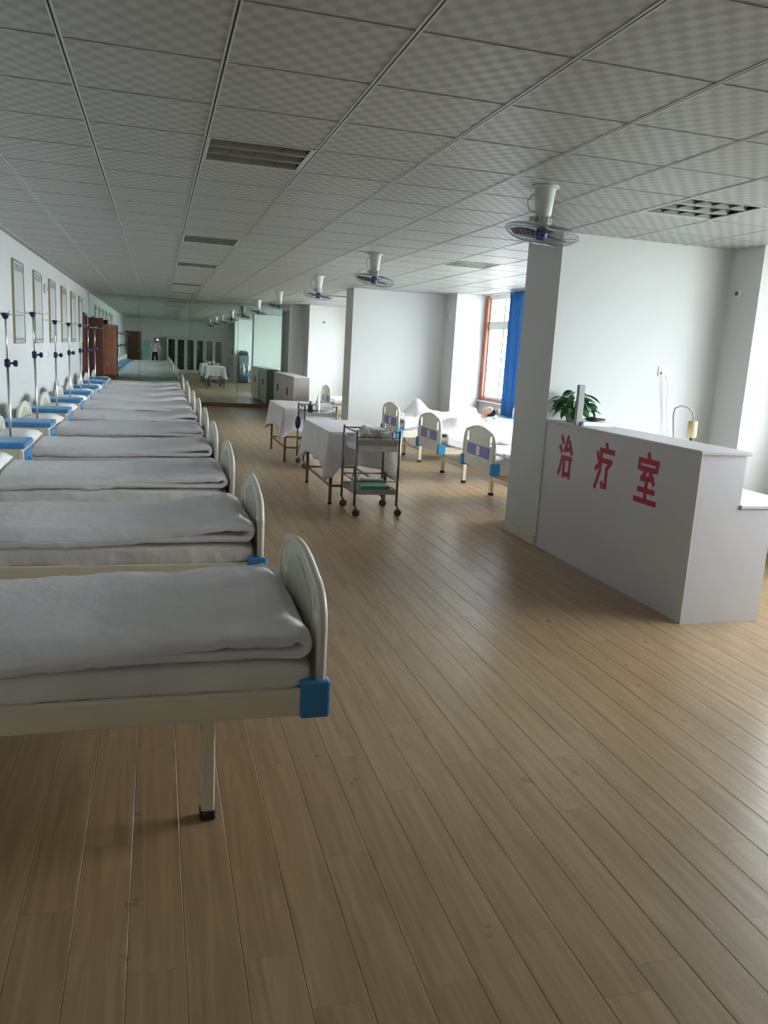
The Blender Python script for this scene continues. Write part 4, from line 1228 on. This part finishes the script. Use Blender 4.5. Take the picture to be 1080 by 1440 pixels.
# photographer reflected in the mirror ---------------------------
ph = thing('person', 'photographer in white top and black trousers reflected in the mirror, holding a phone', 'person', (-0.10, -0.42, 0))
vs = [(0, 0, 0.93), (0, 0, 1.08), (0, 0, 1.26), (0, 0.0, 1.38), (0, 0.0, 1.46), (0, 0.01, 1.52),
      (0.165, 0, 1.36), (0.25, 0.10, 1.20), (0.15, 0.32, 1.46), (0.115, 0.385, 1.55),
      (-0.165, 0, 1.36), (-0.22, 0.10, 1.20), (-0.02, 0.31, 1.44), (0.06, 0.375, 1.53),
      (0.09, 0, 0.88), (0.10, 0.01, 0.48), (0.10, -0.02, 0.08), (0.11, 0.12, 0.035),
      (-0.09, 0, 0.88), (-0.10, 0.01, 0.48), (-0.10, -0.02, 0.08), (-0.11, 0.12, 0.035)]
ed = [(0, 1), (1, 2), (2, 3), (3, 4), (4, 5), (2, 6), (6, 7), (7, 8), (8, 9), (2, 10), (10, 11), (11, 12), (12, 13), (0, 14), (14, 15), (15, 16), (16, 17), (0, 18), (18, 19), (19, 20), (20, 21)]
ra = [(0.15, 0.10), (0.125, 0.09), (0.15, 0.10), (0.075, 0.065), 0.052, 0.05, 0.06, 0.043, 0.030, 0.030, 0.06, 0.043, 0.030, 0.030, 0.085, 0.056, 0.040, 0.036, 0.085, 0.056, 0.040, 0.036]
k0 = len(vs)
# five fingers on each hand, curled round the phone
for wrist, sx in ((9, 1), (13, -1)):
    bx_, by_, bz_ = vs[wrist]
    for q in range(4):
        a = len(vs)
        vs += [(bx_ + 0.012 * sx, by_ + 0.012, bz_ + 0.018 + 0.017 * q), (bx_ + 0.022 * sx, by_ + 0.038 - 0.002 * q, bz_ + 0.022 + 0.017 * q), (bx_ + 0.004 * sx, by_ + 0.052 - 0.003 * q, bz_ + 0.024 + 0.017 * q)]
        ed += [(wrist, a), (a, a + 1), (a + 1, a + 2)]; ra += [0.010, 0.0085, 0.0075]
    a = len(vs)
    vs += [(bx_ - 0.018 * sx, by_ + 0.006, bz_ + 0.020), (bx_ - 0.024 * sx, by_ - 0.008, bz_ + 0.050)]
    ed += [(wrist, a), (a, a + 1)]; ra += [0.011, 0.009]
def cls(c):
    if c.z > 1.475 and abs(c.x) < 0.09 and c.y < 0.2: return 2
    if c.y > 0.24 and c.z > 1.3: return 2
    if c.z < 0.06: return 1
    return 1 if c.z < 1.03 else 0
skin_body('body', vs, ed, ra, 0, cls, ['shirt', 'trousers', 'skin'], ph)
hd = link('head', head_mesh('head_front'), ph, (0, 0.025, 1.60), (0, 0, PI))
add_head_parts(hd, hair_len=0.08)
pn = thing('phone', 'phone with its flash lit held by the photographer', 'phone', (0.0, -0.02, 1.585))
MB().box(-0.037, 0.037, -0.008, 0.004, -0.075, 0.075, bev=0.004, seg=2).build('body', 'black', pn)
MB().box(-0.034, 0.034, -0.0095, -0.0078, -0.070, 0.070).build('screen', 'dgrey', pn)
MB().lathe([(0.009, 0.003), (0.009, 0.0055), (0.006, 0.006)], (0.0, 0, 0.055), 14, 'Y').build('lens', 'dgrey', pn)
M['flash'] = emit_material('lit_phone_flash', (1.0, 0.97, 0.88), 60.0)
MB().lathe([(0.012, 0.003), (0.012, 0.005), (0.009, 0.0055)], (0.020, 0, 0.050), 12, 'Y').build('flash', 'flash', pn)

# ================================================================= CURTAIN
cu = thing('curtain', 'blue pleated curtain gathered beside the window above the patient beds', 'curtain', (XG - 0.10, 11.35, 0))
mb = MB()
mb.grid(lambda u, v: Vector((0.035 * math.sin(v * 2 * PI * 9) * (0.75 + 0.25 * u) + 0.01 * math.sin(v * 17), 0.70 * v + 0.012 * math.sin(v * 40 + u * 3), 0.74 + (ZC - 0.74 - 0.02) * u)), 10, 130)
co = mb.build('fabric', 'curtain', cu); so = co.modifiers.new('t', 'SOLIDIFY'); so.thickness = 0.003
MB().tube([(0.0, -3.6, ZC - 0.012), (0.0, 1.9, ZC - 0.012)], 0.011, 8).build('curtain_rail', 'sash', cu)

# window-side odds and ends
wc = copy_tree(cab); wc.location = (5.18, 11.12, 0); wc.rotation_euler = (0, 0, PI)
tag(wc, 'bedside cabinet beside the window between the patient beds', 'cabinet', 'bedside cabinets in the window bay')
bottle((5.22, 11.18), 0, 0, 0.7535, 0.035, 0.22, 'white', 'white', 'white bottle on the bedside cabinet by the window')

# ================================================================= LOCKERS
def make_locker(label, x0, x1, y0, y1, h):
    t = thing('storage_locker', label, 'locker', (x0, y0, 0), 0, 'low grey lockers by the mirror')
    w, L = x1 - x0, y1 - y0
    MB().box(0.02, w, 0, L, 0.06, h - 0.03, bev=0.004).build('body', 'cabgrey', t)
    MB().box(0.0, w + 0.01, -0.01, L + 0.01, h - 0.03, h, bev=0.005).build('top', 'counter', t)
    MB().box(0.05, w - 0.03, 0.02, L - 0.02, 0.0, 0.06).build('plinth', 'dgrey', t)
    n = 2; s = L / n
    for k in range(n):
        d = MB().box(0.004, 0.022, k * s + 0.006, (k + 1) * s - 0.006, 0.07, h - 0.04, bev=0.003).build('door', 'cabcream', t)
        e = (k + 1) * s - 0.05 if k % 2 == 0 else k * s + 0.05
        MB().box(-0.012, 0.006, e - 0.008, e + 0.008, h * 0.55, h * 0.72, bev=0.003).build('handle', 'red', d)
make_locker('nearer grey storage locker with red door handles by the aisle', 2.88, 3.24, 17.6, 19.3, 1.0)
make_locker('farther grey storage locker between the first locker and the mirror', 2.90, 3.24, 19.34, 20.85, 1.0)

# grey cabinet behind the counter partition, seen in the mirror
gc = thing('steel_cabinet', 'slate grey cabinet behind the counter partition, seen in the mirror', 'cabinet', (3.47, 7.06, 0))
MB().box(0, 0.42, 0, 0.38, 0.03, 1.18, bev=0.006).build('body', 'dgrey', gc)
d = MB().box(0.02, 0.40, 0.375, 0.392, 0.06, 1.15, bev=0.004).build('door', 'dgrey', gc)
MB().box(0.05, 0.065, 0.39, 0.41, 0.6, 0.75, bev=0.003).build('handle', 'steel', d)
MB().box(0.02, 0.40, 0.02, 0.36, 0.0, 0.03).build('plinth', 'black', gc)
pr_ = thing('printer', 'black printer standing on the slate grey cabinet', 'printer', (3.68, 7.25, 1.18))
MB().box(-0.18, 0.18, -0.14, 0.14, 0.0, 0.14, bev=0.012, seg=2).build('body', 'black', pr_)
MB().box(-0.15, 0.15, -0.13, 0.02, 0.14, 0.20, bev=0.008).build('scanner_lid', 'dgrey', pr_)
MB().box(-0.12, 0.12, 0.13, 0.19, 0.03, 0.045, bev=0.004).build('paper_tray', 'dgrey', pr_)

# ================================================================= GLASS CABINETS BEHIND THE CAMERA
def glass_cabinet(x, label):
    W, D, H = 0.94, 0.36, 1.80
    t = thing('glass_cabinet', label, 'cabinet', (x, YB + 0.015, 0), 0, 'glass-door cabinets along the back wall')
    MB().box(0, W, 0, 0.015, 0.08, H).build('back_panel', 'dgrey', t)
    for a in (0, W - 0.02): MB().box(a, a + 0.02, 0.015, D, 0.08, H).build('side_panel', 'cabcream', t)
    MB().box(0, W, 0, D + 0.01, H, H + 0.03, bev=0.004).build('top', 'cabcream', t)
    MB().box(0, W, 0, D, 0.0, 0.10).build('plinth', 'cabcream', t)
    for z in (0.5, 0.9, 1.3): MB().box(0.02, W - 0.02, 0.02, D - 0.03, z, z + 0.015).build('shelf', 'grey', t)
    for k in range(2):
        a, b = k * W / 2 + 0.002, (k + 1) * W / 2 - 0.002
        f = MB(); e = 0.07
        f.box(a, a + e, D, D + 0.02, 0.11, H - 0.01); f.box(b - e, b, D, D + 0.02, 0.11, H - 0.01)
        f.box(a + e, b - e, D, D + 0.02, 0.11, 0.11 + e); f.box(a + e, b - e, D, D + 0.02, H - 0.01 - e, H - 0.01)
        fo = f.build('door', 'cabcream', t)
        MB().box(a + e, b - e, D + 0.008, D + 0.012, 0.11 + e, H - 0.01 - e).build('pane', 'cabglass', fo)
        MB().box((b - 0.03) if k == 0 else (a + 0.018), (b - 0.018) if k == 0 else (a + 0.03), D + 0.018, D + 0.035, 0.9, 1.05, bev=0.003).build('handle', 'steel', fo)
    return t
for k, w in enumerate(('closest to the photographer', 'second to the right of the photographer', 'third to the right of the photographer')):
    glass_cabinet(0.50 + 0.965 * k, 'cream glass-door cabinet in the mirror, ' + w)
tb = thing('green_board', 'pale teal board on the back wall beside the photographer in the mirror', 'board', (-0.56, YB, 0))
MB().box(-0.2, 0.2, 0.0, 0.018, 0.75, 1.60, bev=0.003).build('panel', 'teal', tb)
f = MB(); f.box(-0.215, -0.2, 0, 0.022, 0.735, 1.615); f.box(0.2, 0.215, 0, 0.022, 0.735, 1.615); f.box(-0.2, 0.2, 0, 0.022, 1.6, 1.615); f.box(-0.2, 0.2, 0, 0.022, 0.735, 0.75)
f.build('frame', 'steel', tb)
